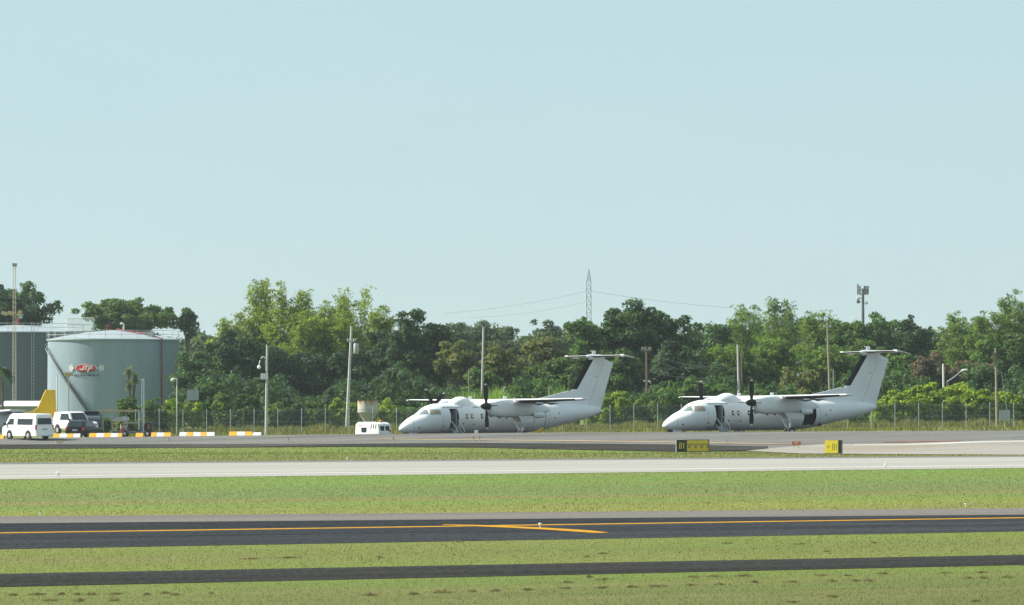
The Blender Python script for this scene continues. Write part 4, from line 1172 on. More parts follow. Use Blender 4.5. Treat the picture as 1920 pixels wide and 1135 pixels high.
    lev = [(2.72, -7.55, -11.95, 0.20), (4.29, -8.5, -12.45, 0.17), (6.6, -10.17, -13.28, 0.12)]
    mb = MB(); mb.rings([fin_sec(*v) for v in lev] + [fin_sec(7.32, -10.65, -13.28, 0.11)]); fin = mb.build('tail_fin', M['white'], A)
    mb = MB(); top = rud_sec(6.86, -10.3, -13.34, 0.11); top = [(x, y, 7.22 if i_ in (0, 3) else 6.78) for i_, (x, y, z) in enumerate(top)]
    mb.rings([rud_sec(*v) for v in lev] + [top]); mb.build('rudder', M['white'], fin)
    mb = MB()
    f0, f1 = (4.42, -8.60), (7.12, -10.54)
    def boot_row(z, xl, th): return [(xl + 0.02, 0, z), (xl - 0.18, th*0.6 + 0.014, z), (xl - 0.50, th*0.78 + 0.016, z), (xl - 0.50, -th*0.78 - 0.016, z), (xl - 0.18, -th*0.6 - 0.014, z)]
    ra, rb = boot_row(4.42, -8.594, 0.168), boot_row(7.10, -10.50, 0.114)
    for q0, q1 in ((0, 1), (1, 2), (3, 4), (4, 0)): mb.face([ra[q0], ra[q1], rb[q1], rb[q0]])
    mb.build('deicing_boot', M['boot'], fin)
    mb = MB()
    dor = [(-3.4, 3.18), (-4.8, 3.60), (-8.2, 4.26), (-8.6, 4.26), (-8.6, 2.9), (-3.4, 2.9)]
    mb.rings([[(x, 0.10 if z < 3.3 else 0.05, z) for x, z in dor], [(x, -(0.10 if z < 3.3 else 0.05), z) for x, z in dor]]); mb.build('dorsal_fin', M['white'], fin)
    mb = MB(); mb.box((-11.0, 0.125, 5.55), (0.62, 0.01, 0.10)); mb.build('small_marking', M['seam'], fin)
    mb = MB(); mb.lathe([(0.02, -10.25), (0.13, -10.4), (0.20, -10.75), (0.20, -11.6), (0.12, -12.3), (0.02, -12.6)], 14, axis='X', c=(0, 0, 7.38)); mb.build('fin_bullet', M['white'], A, smooth=True)
    mb = MB(); mb.box((-11.15, 0, 7.72), (0.4, 0.05, 0.3)); mb.box((-11.0, 0, 7.88), (0.5, 0.06, 0.07)); mb.build('aerial', M['tip_white'], A)
    for s in (1, -1):
        st = [(0.0, 1.55, 0.12, -10.78, 7.40), (4.05, 1.15, 0.11, -11.05, 7.40), (4.25, 0.9, 0.08, -11.2, 7.40)]
        mb = MB(); mb.rings([aerofoil(c*0.66, t*1.4, x0, s*y, z) for y, c, t, x0, z in st]); tp = mb.build('tailplane', M['white'], A, smooth=True)
        mb = MB(); rr = []
        for y, c, t, x0, z in st[:2]:
            full = aerofoil(c*0.69, t*1.6, x0 + 0.02, s*max(y, 0.25), z); n_ = len(full); rr.append([full[k] for k in (1, 0, n_-1, n_-2, n_-3)])
        for j in range(4): mb.face([rr[0][j], rr[1][j], rr[1][j+1], rr[0][j+1]])
        mb.build('deicing_boot', M['boot'], tp)
        mb = MB(); mb.rings([[(-11.84, s*0.22, 7.44), (-12.5, s*0.22, 7.35), (-12.5, s*0.22, 7.33), (-11.84, s*0.22, 7.34)], [(-11.86, s*3.78, 7.43), (-12.45, s*3.78, 7.33), (-12.45, s*3.78, 7.31), (-11.86, s*3.78, 7.35)]])
        mb.rings([[(-11.1, s*3.8, 7.52), (-12.45, s*3.8, 7.24), (-12.45, s*3.8, 7.21), (-11.1, s*3.8, 7.44)], [(-11.15, s*4.3, 7.51), (-12.4, s*4.3, 7.24), (-12.4, s*4.3, 7.21), (-11.15, s*4.3, 7.45)]]); mb.build('elevator', M['white'], tp)
    # airstair let down from the door
    st = bpy.data.objects.new('airstair', None); COL.objects.link(st); st.parent = A; st.location = (5.41, 1.25, 0)
    a0, a1 = Vector((0, 0, 1.0)), Vector((0, 1.25, 0.05))
    for dx in (-0.40, 0.40):
        mb = MB(); mb.rings([[(dx-0.025, 0, 0.90), (dx+0.025, 0, 0.90), (dx+0.025, 0, 1.10), (dx-0.025, 0, 1.10)], [(dx-0.025, 1.25, -0.02), (dx+0.025, 1.25, -0.02), (dx+0.025, 1.25, 0.18), (dx-0.025, 1.25, 0.18)]]); mb.build('stringer', M['alu'], st)
        mb = MB(); mb.tube([(dx, -0.1, 1.75), (dx, 0.75, 1.12), (dx, 0.98, 0.72), (dx, 0.72, 0.46)], 0.028, 7); mb.build('handrail', M['lamp_white'], st, smooth=True)
    for k in range(5):
        q = a0.lerp(a1, (k + 0.5) / 5); mb = MB(); mb.box((0, q.y, q.z), (0.76, 0.24, 0.04)); mb.build('tread', M['aircraft_grey'], st)
    mb = MB(); mb.rings([[(-0.38, 0.02, 0.86), (0.38, 0.02, 0.86), (0.38, 0.02, 0.84), (-0.38, 0.02, 0.84)], [(-0.38, 1.22, -0.04), (0.38, 1.22, -0.04), (0.38, 1.22, -0.06), (-0.38, 1.22, -0.06)]]); mb.build('door_panel', M['white'], st)
    return A

make_plane((PX(929.5, 283), 283, 0.2), radians(180 + 37.1), radians(0.5), 'left white twin-propeller plane with its rear cargo door shut', False, (radians(3), radians(38)))
make_plane((PX(1433, 278), 278, 0.53), radians(180 + 29.6), radians(0.7), 'right white twin-propeller plane with its rear cargo door open', True, (radians(-1), radians(4)))

def at_ground(px, Y, dz=0.0):
    x = PX(px, Y); return (x, Y, gzf(x, Y) + dz)

# things lying about the left plane
Y = 262.0
o = thing('equipment_box', at_ground(893, 259.2), 'small white box in front of the left plane', 'box')
mb = MB(); mb.box((0, 0, 0.12), (0.30, 0.25, 0.24)); mb.build('case', M['car_white'], o, bevel=0.015)
mb = MB(); mb.tube([(-0.08, 0, 0.24), (-0.08, 0, 0.29), (0.08, 0, 0.29), (0.08, 0, 0.24)], 0.012, 5); mb.build('handle', M['steel_dark'], o, fix=False)
o = thing('wheel_chock', at_ground(959, 264.0), 'grey wheel chock beside the left plane main gear', 'chock')
mb = MB(); mb.prism([(-0.3, 0), (0.3, 0), (0.2, 0.42), (-0.2, 0.42)], -0.12, 0.12); mb.build('block', M['board_grey'], o, bevel=0.02)
mb = MB(); mb.tube([(0.05, 0, 0.42), (0.1, 0, 0.47), (0.15, 0, 0.42)], 0.015, 5); mb.build('rope', M['tan'], o, fix=False)
o = thing('tail_stand', at_ground(1009, 281), 'yellow sloping tow bar under the tail of the left plane', 'tow bar')
mb = MB(); mb.tube([(-0.6, 0, 0.35), (0.48, 0.1, 0.98)], 0.15, 10); mb.build('tube', M['tail_yellow'], o, smooth=True)
mb = MB(); mb.tube([(-0.6, 0, 0.35), (-0.75, 0, 0.08)], 0.09, 8); mb.build('foot', M['tail_yellow'], o, smooth=True)
mb = MB(); mb.tube([(0.48, 0.1, 0.98), (0.62, 0.1, 1.06)], 0.07, 8); mb.build('coupling', M['wood'], o, smooth=True)

# ------------------------------------------------------------------ airfield signs
def letter_quads(mb, ch, x0, z0, h, w, t, y, m=0):
    if ch == 'B': segs = [(0, 0, t, h), (0, 0, w, t), (0, h-t, w, h), (0, h/2-t/2, w, h/2+t/2), (w-t, t*0.7, w, h/2), (w-t, h/2, w, h-t*0.7)]
    elif ch == '1': segs = [(w*0.35, 0, w*0.35+t, h)]
    for a, b, c, d in segs: mb.face([(x0+a, y, z0+b), (x0+c, y, z0+b), (x0+c, y, z0+d), (x0+a, y, z0+d)], m)
X0, Y0 = onground(1299, 850.5)
sx = 1.0 / (F / Y0)                                                  # metres to a photo pixel here
sg = thing('taxiway_sign', (X0, Y0, 0), 'wide sign with a black B1 panel beside a yellow dashed-line panel', 'sign', rz=0.06)
hh = 23.0 * sx; z0 = 3.0 * sx
mb = MB(); mb.box((-22.2*sx, 0, z0 + hh/2 - 0.012), (17.5*sx, 0.22, hh - 0.02)); mb.build('black_panel', M['black'], sg, bevel=0.01)
mb = MB(); mb.box((8.9*sx, 0, z0 + hh/2), (43.6*sx, 0.22, hh)); mb.build('frame', M['black'], sg, bevel=0.01)
mb = MB(); mb.box((8.9*sx, -0.112, z0 + hh/2), (40.5*sx, 0.02, hh - 2.4*sx)); yp = mb.build('yellow_panel', M['yellow_dim'], sg)
mb = MB(); letter_quads(mb, 'B', -26.2*sx, z0 + 6.0*sx, 11.5*sx, 5.2*sx, 1.5*sx, -0.1125); letter_quads(mb, '1', -19.6*sx, z0 + 6.0*sx, 11.5*sx, 3.6*sx, 1.6*sx, -0.1125); mb.build('lettering', M['yellow_dim'], sg)
mb = MB()
for a, b in ((14.2, 15.2), (12.6, 13.4)): mb.face([((8.9-20)*sx, -0.1235, z0 + a*sx), ((8.9+20)*sx, -0.1235, z0 + a*sx), ((8.9+20)*sx, -0.1235, z0 + b*sx), ((8.9-20)*sx, -0.1235, z0 + b*sx)])
for k in range(4):
    for a, b in ((10.8, 12.0), (7.6, 10.0)):
        xx = (8.9 - 20 + 1.6 + k*11.6)
        w = 6.0 if a > 10 else 5.2
        mb.face([(xx*sx, -0.1235, z0 + a*sx), (min(xx + w, 28.9)*sx, -0.1235, z0 + a*sx), (min(xx + w, 28.9)*sx, -0.1235, z0 + b*sx), (xx*sx, -0.1235, z0 + b*sx)])
mb.build('holding_pattern', M['wood'], sg)
mb = MB(); mb.box((-31.2*sx, 0.03, z0 + hh/2), (0.6*sx, 0.24, hh - 0.01)); mb.build('end_plate', M['board_grey'], sg)
for dx in (-27, -4, 14, 28):
    mb = MB(); mb.tube([(dx*sx, 0, -0.05), (dx*sx, 0, z0)], 0.03, 6); mb.build('leg', M['lamp_white'], sg, fix=False)
X0, Y0 = onground(1560, 852.5); sx = Y0 / F
sg = thing('taxiway_sign', (X0, Y0, 0), 'bright yellow square sign with a left arrow and B1', 'sign', rz=-0.28)
W_, hh, z0 = 26.5*sx, 24.8*sx, 2.2*sx
mb = MB(); mb.box((0, 0, z0 + hh/2), (W_, 0.24, hh)); mb.build('frame', M['black'], sg, bevel=0.02)
mb = MB(); mb.box((-0.3*sx, -0.122, z0 + hh/2), (W_ - 1.2*sx, 0.02, hh - 1.0*sx)); mb.build('yellow_panel', M['yellow'], sg, bevel=0.008)
mb = MB(); letter_quads(mb, 'B', 1.2*sx, z0 + 6.5*sx, 11.5*sx, 4.8*sx, 1.0*sx, -0.1335); letter_quads(mb, '1', 7.2*sx, z0 + 6.5*sx, 11.5*sx, 3.0*sx, 1.0*sx, -0.1335)
yy = -0.1335; cz = z0 + 12.3*sx
mb.face([(-8.0*sx, yy, cz - 0.5*sx), (-2.6*sx, yy, cz - 0.5*sx), (-2.6*sx, yy, cz + 0.5*sx), (-8.0*sx, yy, cz + 0.5*sx)])
mb.face([(-8.6*sx, yy, cz), (-6.6*sx, yy, cz - 3.2*sx), (-5.6*sx, yy, cz - 3.2*sx), (-7.4*sx, yy, cz)]); mb.face([(-8.6*sx, yy, cz), (-7.4*sx, yy, cz), (-5.6*sx, yy, cz + 3.2*sx), (-6.6*sx, yy, cz + 3.2*sx)])
mb.build('lettering', M['wood'], sg)
mb = MB(); mb.box((W_/2 + 2.9*sx, 0.05, z0 + hh/2), (5.0*sx, 0.50, hh)); mb.build('end_box', M['black'], sg, bevel=0.01)
for dx in (-9, 9):
    mb = MB(); mb.tube([(dx*sx, 0, -0.05), (dx*sx, 0, z0)], 0.035, 6); mb.build('leg', M['lamp_white'], sg, fix=False)
X0, Y0 = onground(1493, 840.0); sx = Y0 / F
sg = thing('marker_board', (X0, Y0, gzf(X0, Y0)), 'small orange marker board on thin legs left of the yellow square sign', 'marker')
mb = MB(); mb.box((0, 0, 8.6*sx), (17*sx, 0.08, 7*sx)); mb.build('board', M['orange_sign'], sg, bevel=0.01)
mb = MB(); mb.box((0, -0.046, 9.4*sx), (5*sx, 0.01, 2.4*sx)); mb.build('pale_patch', M['tip_white'], sg)
for dx in (-4, 4):
    mb = MB(); mb.tube([(dx*sx, 0, -0.02), (dx*sx, 0, 5.2*sx)], 0.02, 6); mb.build('leg', M['orange_sign'], sg, fix=False)

# ------------------------------------------------------------------ edge lights
def edge_light(px, py, hpx, label, bulb='black', collar=True):
    X0, Y0 = onground(px, py); s = Y0 / F * hpx
    o = thing('edge_light', (X0, Y0, gzf(X0, Y0)), label, 'light', 'small taxiway edge lights')
    mb = MB(); mb.tube([(0, 0, -0.01), (0, 0, s*0.5)], s*0.11, 8); mb.build('stem', M['tip_white'] if collar else M['tan'], o, fix=False)
    mb = MB(); mb.lathe([(s*0.12, s*0.44), (s*0.26, s*0.52), (s*0.26, s*0.68), (s*0.16, s*0.76)], 12); mb.build('collar', M['lamp_white'] if collar else M['tan'], o, smooth=True)
    mb = MB(); mb.lathe([(s*0.15, s*0.74), (s*0.16, s*0.88), (s*0.08, s*1.0), (0.003, s*1.02)], 12); mb.build('lens', M['prop_black'] if bulb == 'black' else M['lamp_white'], o, smooth=True)
edge_light(1013, 990.5, 13, 'white stemmed light on the dark taxiway beside the yellow lines')
edge_light(76, 967.5, 8, 'light on the grass edge at the far left of the dark taxiway')
edge_light(1811, 950.5, 9, 'light on the grass edge at the right of the dark taxiway')
edge_light(651, 864.5, 7, 'white light standing on the far edge of the pale runway', 'white')
edge_light(1660, 878.5, 10, 'light on the near edge of the pale runway, right', 'white')
edge_light(107, 893, 9, 'left light of the close pair on the pale runway edge', 'white')
edge_light(110.5, 893, 9, 'right light of the close pair on the pale runway edge', 'white')
edge_light(308, 863.5, 5, 'tiny dark light in the far grass strip below the striped barriers')
edge_light(887, 827, 8, 'left light of the pair in front of the left plane', collar=False)
edge_light(899, 827, 8, 'right light of the pair in front of the left plane', collar=False)
edge_light(316, 829, 7, 'single light on the far taxiway right of the tug', collar=False)
edge_light(540, 829, 8, 'single light on the far taxiway right of the lamp-arm pole', collar=False)
edge_light(737, 829, 9, 'single light on the far taxiway by the ground power cart', collar=False)
edge_light(1361, 832, 7, 'single light on the far taxiway right of the B1 sign', collar=False)
for k, px in enumerate((106, 110, 113.5, 117)):
    edge_light(px, 832, 7, ['first from the left of four thin lights below the white van', 'second from the left of four thin lights below the white van', 'third from the left of four thin lights below the white van', 'rightmost of four thin lights below the white van'][k], collar=False)

# ------------------------------------------------------------------ striped barriers
def barrier(px0, widths, first, py_b, label, Y=258.0, taper=False):
    tot = sum(widths); pc = px0 + tot / 2; X = PX(pc, Y); g = gzf(X, Y); s = Y / F
    o = thing('striped_barrier', (X, Y, g), label, 'barrier', 'orange and white striped barriers along the apron edge')
    x = -tot / 2 * s; c = first
    for i, w in enumerate(widths):
        hh = 0.32 if not (taper and i == len(widths) - 1) else 0.26
        mb = MB(); mb.rings([[(x + 0.008, -0.36, 0), (x + w*s - 0.008, -0.36, 0), (x + w*s - 0.008, 0.36, 0), (x + 0.008, 0.36, 0)], [(x + 0.008, -0.07, hh), (x + w*s - 0.008, -0.07, hh), (x + w*s - 0.008, 0.07, hh), (x + 0.008, 0.07, hh)]])
        mb.build('barrier_block', M['orange'] if c else M['white_paint'], o, bevel=0.02)
        x += w * s; c = not c
barrier(-8, [16], True, 822, 'single orange barrier block at the left edge under the van', Y=256.5)
barrier(101, [11, 15, 11, 13], True, 822, 'striped barrier just right of the white van')
barrier(168, [13, 15, 12, 14, 8], True, 821, 'striped barrier between the dark car and the tug')
barrier(255, [14], True, 820, 'lone orange barrier block beneath the tug', Y=257)
barrier(284, [10, 14, 13], True, 820, 'short striped barrier just right of the tug')
barrier(337, [14, 12, 14, 11, 15], False, 820, 'striped barrier with white ends left of the lamp-arm pole')
barrier(430, [15, 15, 14, 16], True, 819, 'striped barrier touching the lamp-arm pole', taper=True)

# ------------------------------------------------------------------ vehicles
def vehicle_body(name, parent, lower, upper, W, Wt, mat, bevel=0.05):
    """lower: side outline up to the belt line; upper: cabin outline that leans in to the roof"""
    mb = MB()
    mb.rings([[(x, -W/2, z) for x, z in lower], [(x, W/2, z) for x, z in lower]])
    b = mb.build(name, mat, parent, smooth=True, bevel=bevel)
    zs = [z for _, z in upper]; z0, z1 = min(zs), max(zs)
    def hw(z): return W/2 - 0.012 - (W - Wt)/2 * (z - z0) / (z1 - z0)
    mb = MB(); mb.rings([[(x, -hw(z), z) for x, z in upper], [(x, hw(z), z) for x, z in upper]])
    c = mb.build('cabin', mat, parent, smooth=True, bevel=bevel)
    return b, hw
def side_glass(parent, poly, hw, s, mat, name='side_window', lift=0.008):
    mb = MB(); a = [(x, s*(hw(z) + lift), z) for x, z in poly]; b = [(x, s*(hw(z) - 0.01), z) for x, z in poly]
    mb.rings([b, a]); return mb.build(name, mat, parent)

# white van: forward is +x
Y = 254.0; van = thing('white_van', at_ground(52, Y, 0.0), 'white high-roof passenger van parked at the left edge', 'van', rz=radians(180 - 47))
lower = [(-2.33, 0.28), (-2.36, 0.55), (-2.34, 1.10), (2.0, 1.10), (2.30, 0.95), (2.36, 0.5), (2.33, 0.28)]
upper = [(-2.34, 1.08), (-2.24, 1.95), (-2.10, 2.06), (1.0, 2.08), (1.35, 1.98), (2.05, 1.08)]
_, hw = vehicle_body('body', van, lower, upper, 1.70, 1.50, M['car_white'], 0.06)
for s in (1, -1):
    side_glass(van, [(-1.85, 1.18), (0.25, 1.18), (0.25, 1.66), (-1.85, 1.66)], hw, s, M['glass'])
    side_glass(van, [(0.75, 1.18), (1.75, 1.18), (1.30, 1.66), (0.75, 1.66)], hw, s, M['glass'], 'door_window')
    mb = MB(); mb.box((1.75, s*0.98, 1.22), (0.12, 0.2, 0.22)); mb.build('mirror', M['rubber'], van, bevel=0.02)
    mb = MB(); mb.box((-2.30, s*0.80, 0.98), (0.10, 0.12, 0.42)); mb.build('tail_lamp', M['red_lamp'], van, bevel=0.01)
    for x in (1.30, -1.28):
        mb = MB(); mb.lathe([(0.40, -0.006), (0.40, 0.006)], 24, axis='Y', c=(x, s*0.852, 0.36)); mb.build('wheel_arch', M['rubber'], van)
        wheel(van, (x, s*0.78, 0.33), 0.33, 0.20)
mb = MB(); mb.rings([[(-2.335, -0.68, 1.22), (-2.335, 0.68, 1.22), (-2.30, 0.68, 1.22), (-2.30, -0.68, 1.22)], [(-2.275, -0.62, 1.72), (-2.275, 0.62, 1.72), (-2.24, 0.62, 1.72), (-2.24, -0.62, 1.72)]]); mb.build('rear_window', M['glass'], van)
mb = MB(); mb.box((-2.37, 0, 0.42), (0.10, 1.62, 0.20)); mb.build('rear_bumper', M['car_white'], van, bevel=0.03)
mb = MB(); mb.box((-2.365, 0, 0.85), (0.02, 0.46, 0.12)); mb.build('number_plate', M['board_grey'], van)
mb = MB(); mb.rings([[(2.02, -0.66, 1.14), (2.02, 0.66, 1.14), (2.05, 0.66, 1.14), (2.05, -0.66, 1.14)], [(1.38, -0.58, 1.92), (1.38, 0.58, 1.92), (1.41, 0.58, 1.92), (1.41, -0.58, 1.92)]]); mb.build('windscreen', M['glass'], van)

# white pickup facing the camera and to the right
Y = 274.0; pk = thing('white_pickup', at_ground(141, Y, 0.75), 'white four-wheel-drive truck facing right behind the dark car', 'truck', rz=radians(-52))
lower = [(-2.4, 0.55), (-2.45, 1.15), (0.6, 1.18), (2.05, 1.12), (2.35, 0.95), (2.38, 0.5), (2.2, 0.45)]
upper = [(-2.3, 1.16), (-2.2, 1.92), (-0.2, 1.98), (0.25, 1.92), (0.85, 1.16)]
_, hw = vehicle_body('body', pk, lower, upper, 1.80, 1.52, M['car_white'], 0.06)
for s in (1, -1):
    side_glass(pk, [(-1.1, 1.26), (0.58, 1.26), (0.2, 1.80), (-1.05, 1.80)], hw, s, M['glass'])
    mb = MB(); mb.box((0.75, s*1.0, 1.28), (0.12, 0.18, 0.18)); mb.build('mirror', M['rubber'], pk, bevel=0.02)
    mb = MB(); mb.box((2.33, s*0.66, 0.92), (0.10, 0.34, 0.16)); mb.build('headlight', M['alu'], pk, bevel=0.02)
    for x in (1.45, -1.45):
        mb = MB(); mb.lathe([(0.46, -0.006), (0.46, 0.006)], 24, axis='Y', c=(x, s*0.903, 0.45)); mb.build('wheel_arch', M['rubber'], pk)
        wheel(pk, (x, s*0.82, 0.38), 0.38, 0.24)
mb = MB(); mb.rings([[(0.84, -0.72, 1.24), (0.84, 0.72, 1.24), (0.88, 0.72, 1.24), (0.88, -0.72, 1.24)], [(0.34, -0.62, 1.86), (0.34, 0.62, 1.86), (0.38, 0.62, 1.86), (0.38, -0.62, 1.86)]]); mb.build('windscreen', M['glass'], pk)
mb = MB(); mb.box((2.385, 0, 0.86), (0.03, 0.85, 0.2)); mb.build('grille', M['rubber'], pk)
mb = MB(); mb.box((2.40, 0, 0.58), (0.12, 1.7, 0.2)); mb.build('bumper', M['lamp_white'], pk, bevel=0.03)

# dark car, rear towards the camera
Y = 261.0; dk = thing('dark_car', at_ground(157, Y, 0.0), 'dark blue car with its tail to the runway, before the white truck', 'car', rz=radians(78))
lower = [(-2.1, 0.30), (-2.15, 0.6), (-2.1, 0.98), (2.0, 0.92), (2.15, 0.6), (2.1, 0.3)]
upper = [(-2.08, 0.96), (-1.75, 1.46), (-1.3, 1.56), (0.1, 1.54), (0.95, 0.95)]
_, hw = vehicle_body('body', dk, lower, upper, 1.66, 1.30, M['car_dark'], 0.07)
for s in (1, -1):
    side_glass(dk, [(-1.6, 1.02), (0.7, 1.02), (0.05, 1.44), (-1.35, 1.44)], hw, s, M['glass'])
    mb = MB(); mb.box((-2.10, s*0.72, 0.82), (0.10, 0.16, 0.26)); mb.build('tail_lamp', M['red_lamp'], dk, bevel=0.01)
    for x in (1.3, -1.3): wheel(dk, (x, s*0.76, 0.31), 0.31, 0.2)
mb = MB(); mb.rings([[(-2.10, -0.60, 1.0), (-2.10, 0.60, 1.0), (-2.06, 0.60, 1.0), (-2.06, -0.60, 1.0)], [(-1.82, -0.52, 1.42), (-1.82, 0.52, 1.42), (-1.78, 0.52, 1.42), (-1.78, -0.52, 1.42)]]); mb.build('rear_window', M['glass'], dk)
mb = MB(); mb.box((-2.155, 0, 0.74), (0.02, 0.42, 0.11)); mb.build('number_plate', M['board_grey'], dk)
mb = MB(); mb.box((-2.14, 0, 0.42), (0.12, 1.58, 0.2)); mb.build('rear_bumper', M['car_dark'], dk, bevel=0.03)

# dark grey tank trailer behind the car
Y = 284.0; tr = thing('fuel_trailer', at_ground(176, Y, 0.3), 'dark grey tank trailer behind the dark car', 'trailer')
mb = MB(); mb.tube([(-0.95, 0, 1.55), (-0.9, 0, 1.55), (0.62, 0, 1.55), (0.66, 0, 1.55)], [0.5, 0.62, 0.62, 0.5], 24); mb.build('barrel', M['tank_dark'], tr, smooth=True)
mb = MB(); mb.box((-0.1, 0, 0.85), (1.6, 1.0, 0.14)); mb.build('chassis', M['steel_dark'], tr)
mb = MB(); mb.box((-0.2, 0, 2.26), (1.3, 0.8, 0.22)); mb.build('top_cover', M['rubber'], tr, bevel=0.03)
for x in (-0.5, 0.4):
    for s in (1, -1): wheel(tr, (x, s*0.55, 0.42), 0.40, 0.22)

# tug with a red front, beside the barriers
Y = 258.6; tg = thing('baggage_tug', at_ground(257, Y, 0.0), 'low dark tug with a red front post behind the barriers', 'tug')
mb = MB(); mb.prism([(-1.15, 0.28), (1.15, 0.28), (1.2, 0.42), (0.1, 0.44), (-1.15, 0.42)], -0.5, 0.5); mb.build('chassis', M['steel_dark'], tg, bevel=0.02)
mb = MB(); mb.prism([(0.62, 0.40), (1.24, 0.40), (1.20, 1.12), (1.12, 1.18), (0.74, 1.16), (0.60, 0.95)], -0.48, 0.48); mb.build('engine_cover', M['car_dark'], tg, bevel=0.04)
mb = MB(); mb.box((0.99, -0.49, 0.82), (0.16, 0.02, 0.42)); mb.build('red_panel', M['pink'], tg)
mb = MB(); mb.prism([(-0.15, 0.42), (0.32, 0.42), (0.32, 0.56), (-0.15, 0.54)], -0.35, 0.35); mb.build('seat', M['rubber'], tg, bevel=0.02)
mb = MB(); mb.tube([(-0.95, 0, 0.42), (-0.62, 0, 1.02)], 0.03, 6); mb.lathe([(0.17, -0.02), (0.19, 0.0), (0.17, 0.02)], 14, c=(-0.6, 0, 1.04)); mb.build('steering_column', M['rubber'], tg, fix=False)
mb = MB(); mb.prism([(-1.28, 0.30), (-0.98, 0.30), (-1.0, 0.78), (-1.22, 0.72)], -0.42, 0.42); mb.build('front_panel', M['pink'], tg, bevel=0.03)
mb = MB(); mb.tube([(-1.28, -0.3, 0.6), (-1.28, -0.3, 1.02)], 0.035, 6); mb.build('marker_post', M['tip_white'], tg, fix=False)
for z, x in ((0.75, 0.45), (1.05, 0.5)):
    mb = MB(); mb.tube([(x, -0.4, 0.44), (x - 0.25, -0.4, z), (x + 0.1, -0.4, z)], 0.02, 5); mb.build('rail', M['steel_dark'], tg, fix=False)
for x in (-0.95, 0.88):
    for s in (1, -1): wheel(tg, (x, s*0.46, 0.25), 0.25, 0.16)

# frame over the yard gate and the small silver-roofed cart
Y = 300.0; s = Y / F; gx0 = at_ground(224, Y)
gt = thing('gate_frame', gx0, 'pale steel gate frame in front of the big tank', 'gate')
zt = PZ(771, Y) - gx0[2]
mb = MB(); mb.box((-1*s, 0, zt), (78*s, 0.14, 0.20)); mb.build('top_beam', M['tan'], gt, bevel=0.02)
for dx in (-38, -31, 36.5):
    mb = MB(); mb.box((dx*s, 0, zt/2), (0.12, 0.12, zt - 0.2)); mb.build('post', M['lamp_white'] if dx > 0 else M['steel_tan'], gt)
for dx in (-14, 12):
    mb = MB(); mb.tube([(dx*s, 0.02, 0), (dx*s, 0.02, zt - 0.1)], 0.025, 5); mb.build('stay', M['galv'], gt, fix=False)
mb = MB(); mb.box((21*s, 0.05, zt*0.57), (28*s, 0.05, 0.08)); mb.build('mid_rail', M['galv'], gt)
Y = 306.0; s = Y / F; gx0 = at_ground(224, Y)
ct = thing('yard_cart', gx0, 'small silver-roofed cart under the gate frame', 'cart')
zt = PZ(789, Y) - gx0[2]
mb = MB(); mb.rings([[(x*s, -0.5, zt + z) for x, z in ((-19, 0), (-12, 0.06), (-6, 0.30), (6, 0.38), (16, 0.34), (18, 0.1), (16, 0.0), (-6, -0.06))], [(x*s, 0.5, zt + z) for x, z in ((-19, 0), (-12, 0.06), (-6, 0.30), (6, 0.38), (16, 0.34), (18, 0.1), (16, 0.0), (-6, -0.06))]]); mb.build('roof', M['alu'], ct, smooth=True)
for dx in (-13, 14):
    for dy in (-0.4, 0.4):
        mb = MB(); mb.tube([(dx*s, dy, 0.3), (dx*s, dy, zt)], 0.025, 5); mb.build('roof_post', M['galv'], ct, fix=False)
mb = MB(); mb.box((0, 0, 0.5), (30*s, 0.9, 0.25)); mb.build('bed', M['steel_dark'], ct, bevel=0.02)
mb = MB(); mb.box((8*s, 0, 0.85), (8*s, 0.8, 0.45)); mb.build('seat', M['board_grey'], ct, bevel=0.03)
for dx in (-10, 11):
    for dy in (-1, 1): wheel(ct, (dx*s, dy*0.45, 0.25), 0.25, 0.15)

# ground power cart
Y = 268.5; gp = thing('ground_power_cart', at_ground(700, Y, 0.12), 'white boxy ground power cart with an orange beacon', 'cart', rz=radians(180 - 40))
prof = [(-1.30, 0.30), (-1.36, 0.75), (-1.22, 1.42), (-0.9, 1.56), (1.05, 1.58), (1.30, 1.40), (1.38, 0.55), (1.25, 0.30)]
mb = MB(); mb.prism(prof, -0.78, 0.78); mb.build('body', M['car_white'], gp, bevel=0.06, smooth=True)
for s_ in (1, -1):
    mb = MB(); mb.prism([(0.10, 0.72), (0.62, 0.72), (0.66, 1.12), (0.04, 1.12)], s_*0.785 - 0.008, s_*0.785 + 0.008); mb.build('side_window', M['glass'], gp)
    for k in range(3):
        x = -1.0 + 0.26*k
        mb = MB(); mb.prism([(x, 1.05), (x + 0.09, 1.05), (x + 0.02, 1.40), (x - 0.07, 1.40)], s_*0.785 - 0.006, s_*0.785 + 0.006); mb.build('louvre', M['seam'], gp)
    mb = MB(); mb.prism([(-0.55, 0.55), (0.95, 0.55), (0.95, 0.58), (-0.55, 0.58)], s_*0.785 - 0.005, s_*0.785 + 0.005); mb.build('panel_seam', M['board_grey'], gp)
    mb = MB(); mb.prism([(0.5, 1.28), (1.1, 1.28), (1.08, 1.34), (0.5, 1.34)], s_*0.785 - 0.005, s_*0.785 + 0.005); mb.build('marking_stripe', M['orange_sign'], gp)
for y in (-0.30, 0.34):
    mb = MB(); mb.box((-1.325, y, 1.06), (0.05, 0.44, 0.40)); mb.build('rear_window', M['glass'], gp)
mb = MB(); mb.box((-1.36, 0, 0.42), (0.06, 1.4, 0.26)); mb.build('rear_skirt', M['board_grey'], gp)
mb = MB(); mb.box((-1.365, -0.60, 0.84), (0.05, 0.14, 0.2)); mb.build('tail_lamp', M['red_lamp'], gp)
mb = MB(); mb.lathe([(0.09, 1.57), (0.09, 1.70), (0.05, 1.78), (0.003, 1.79)], 12, c=(-0.9, 0.1, 0)); mb.build('beacon', M['amber'], gp, smooth=True)
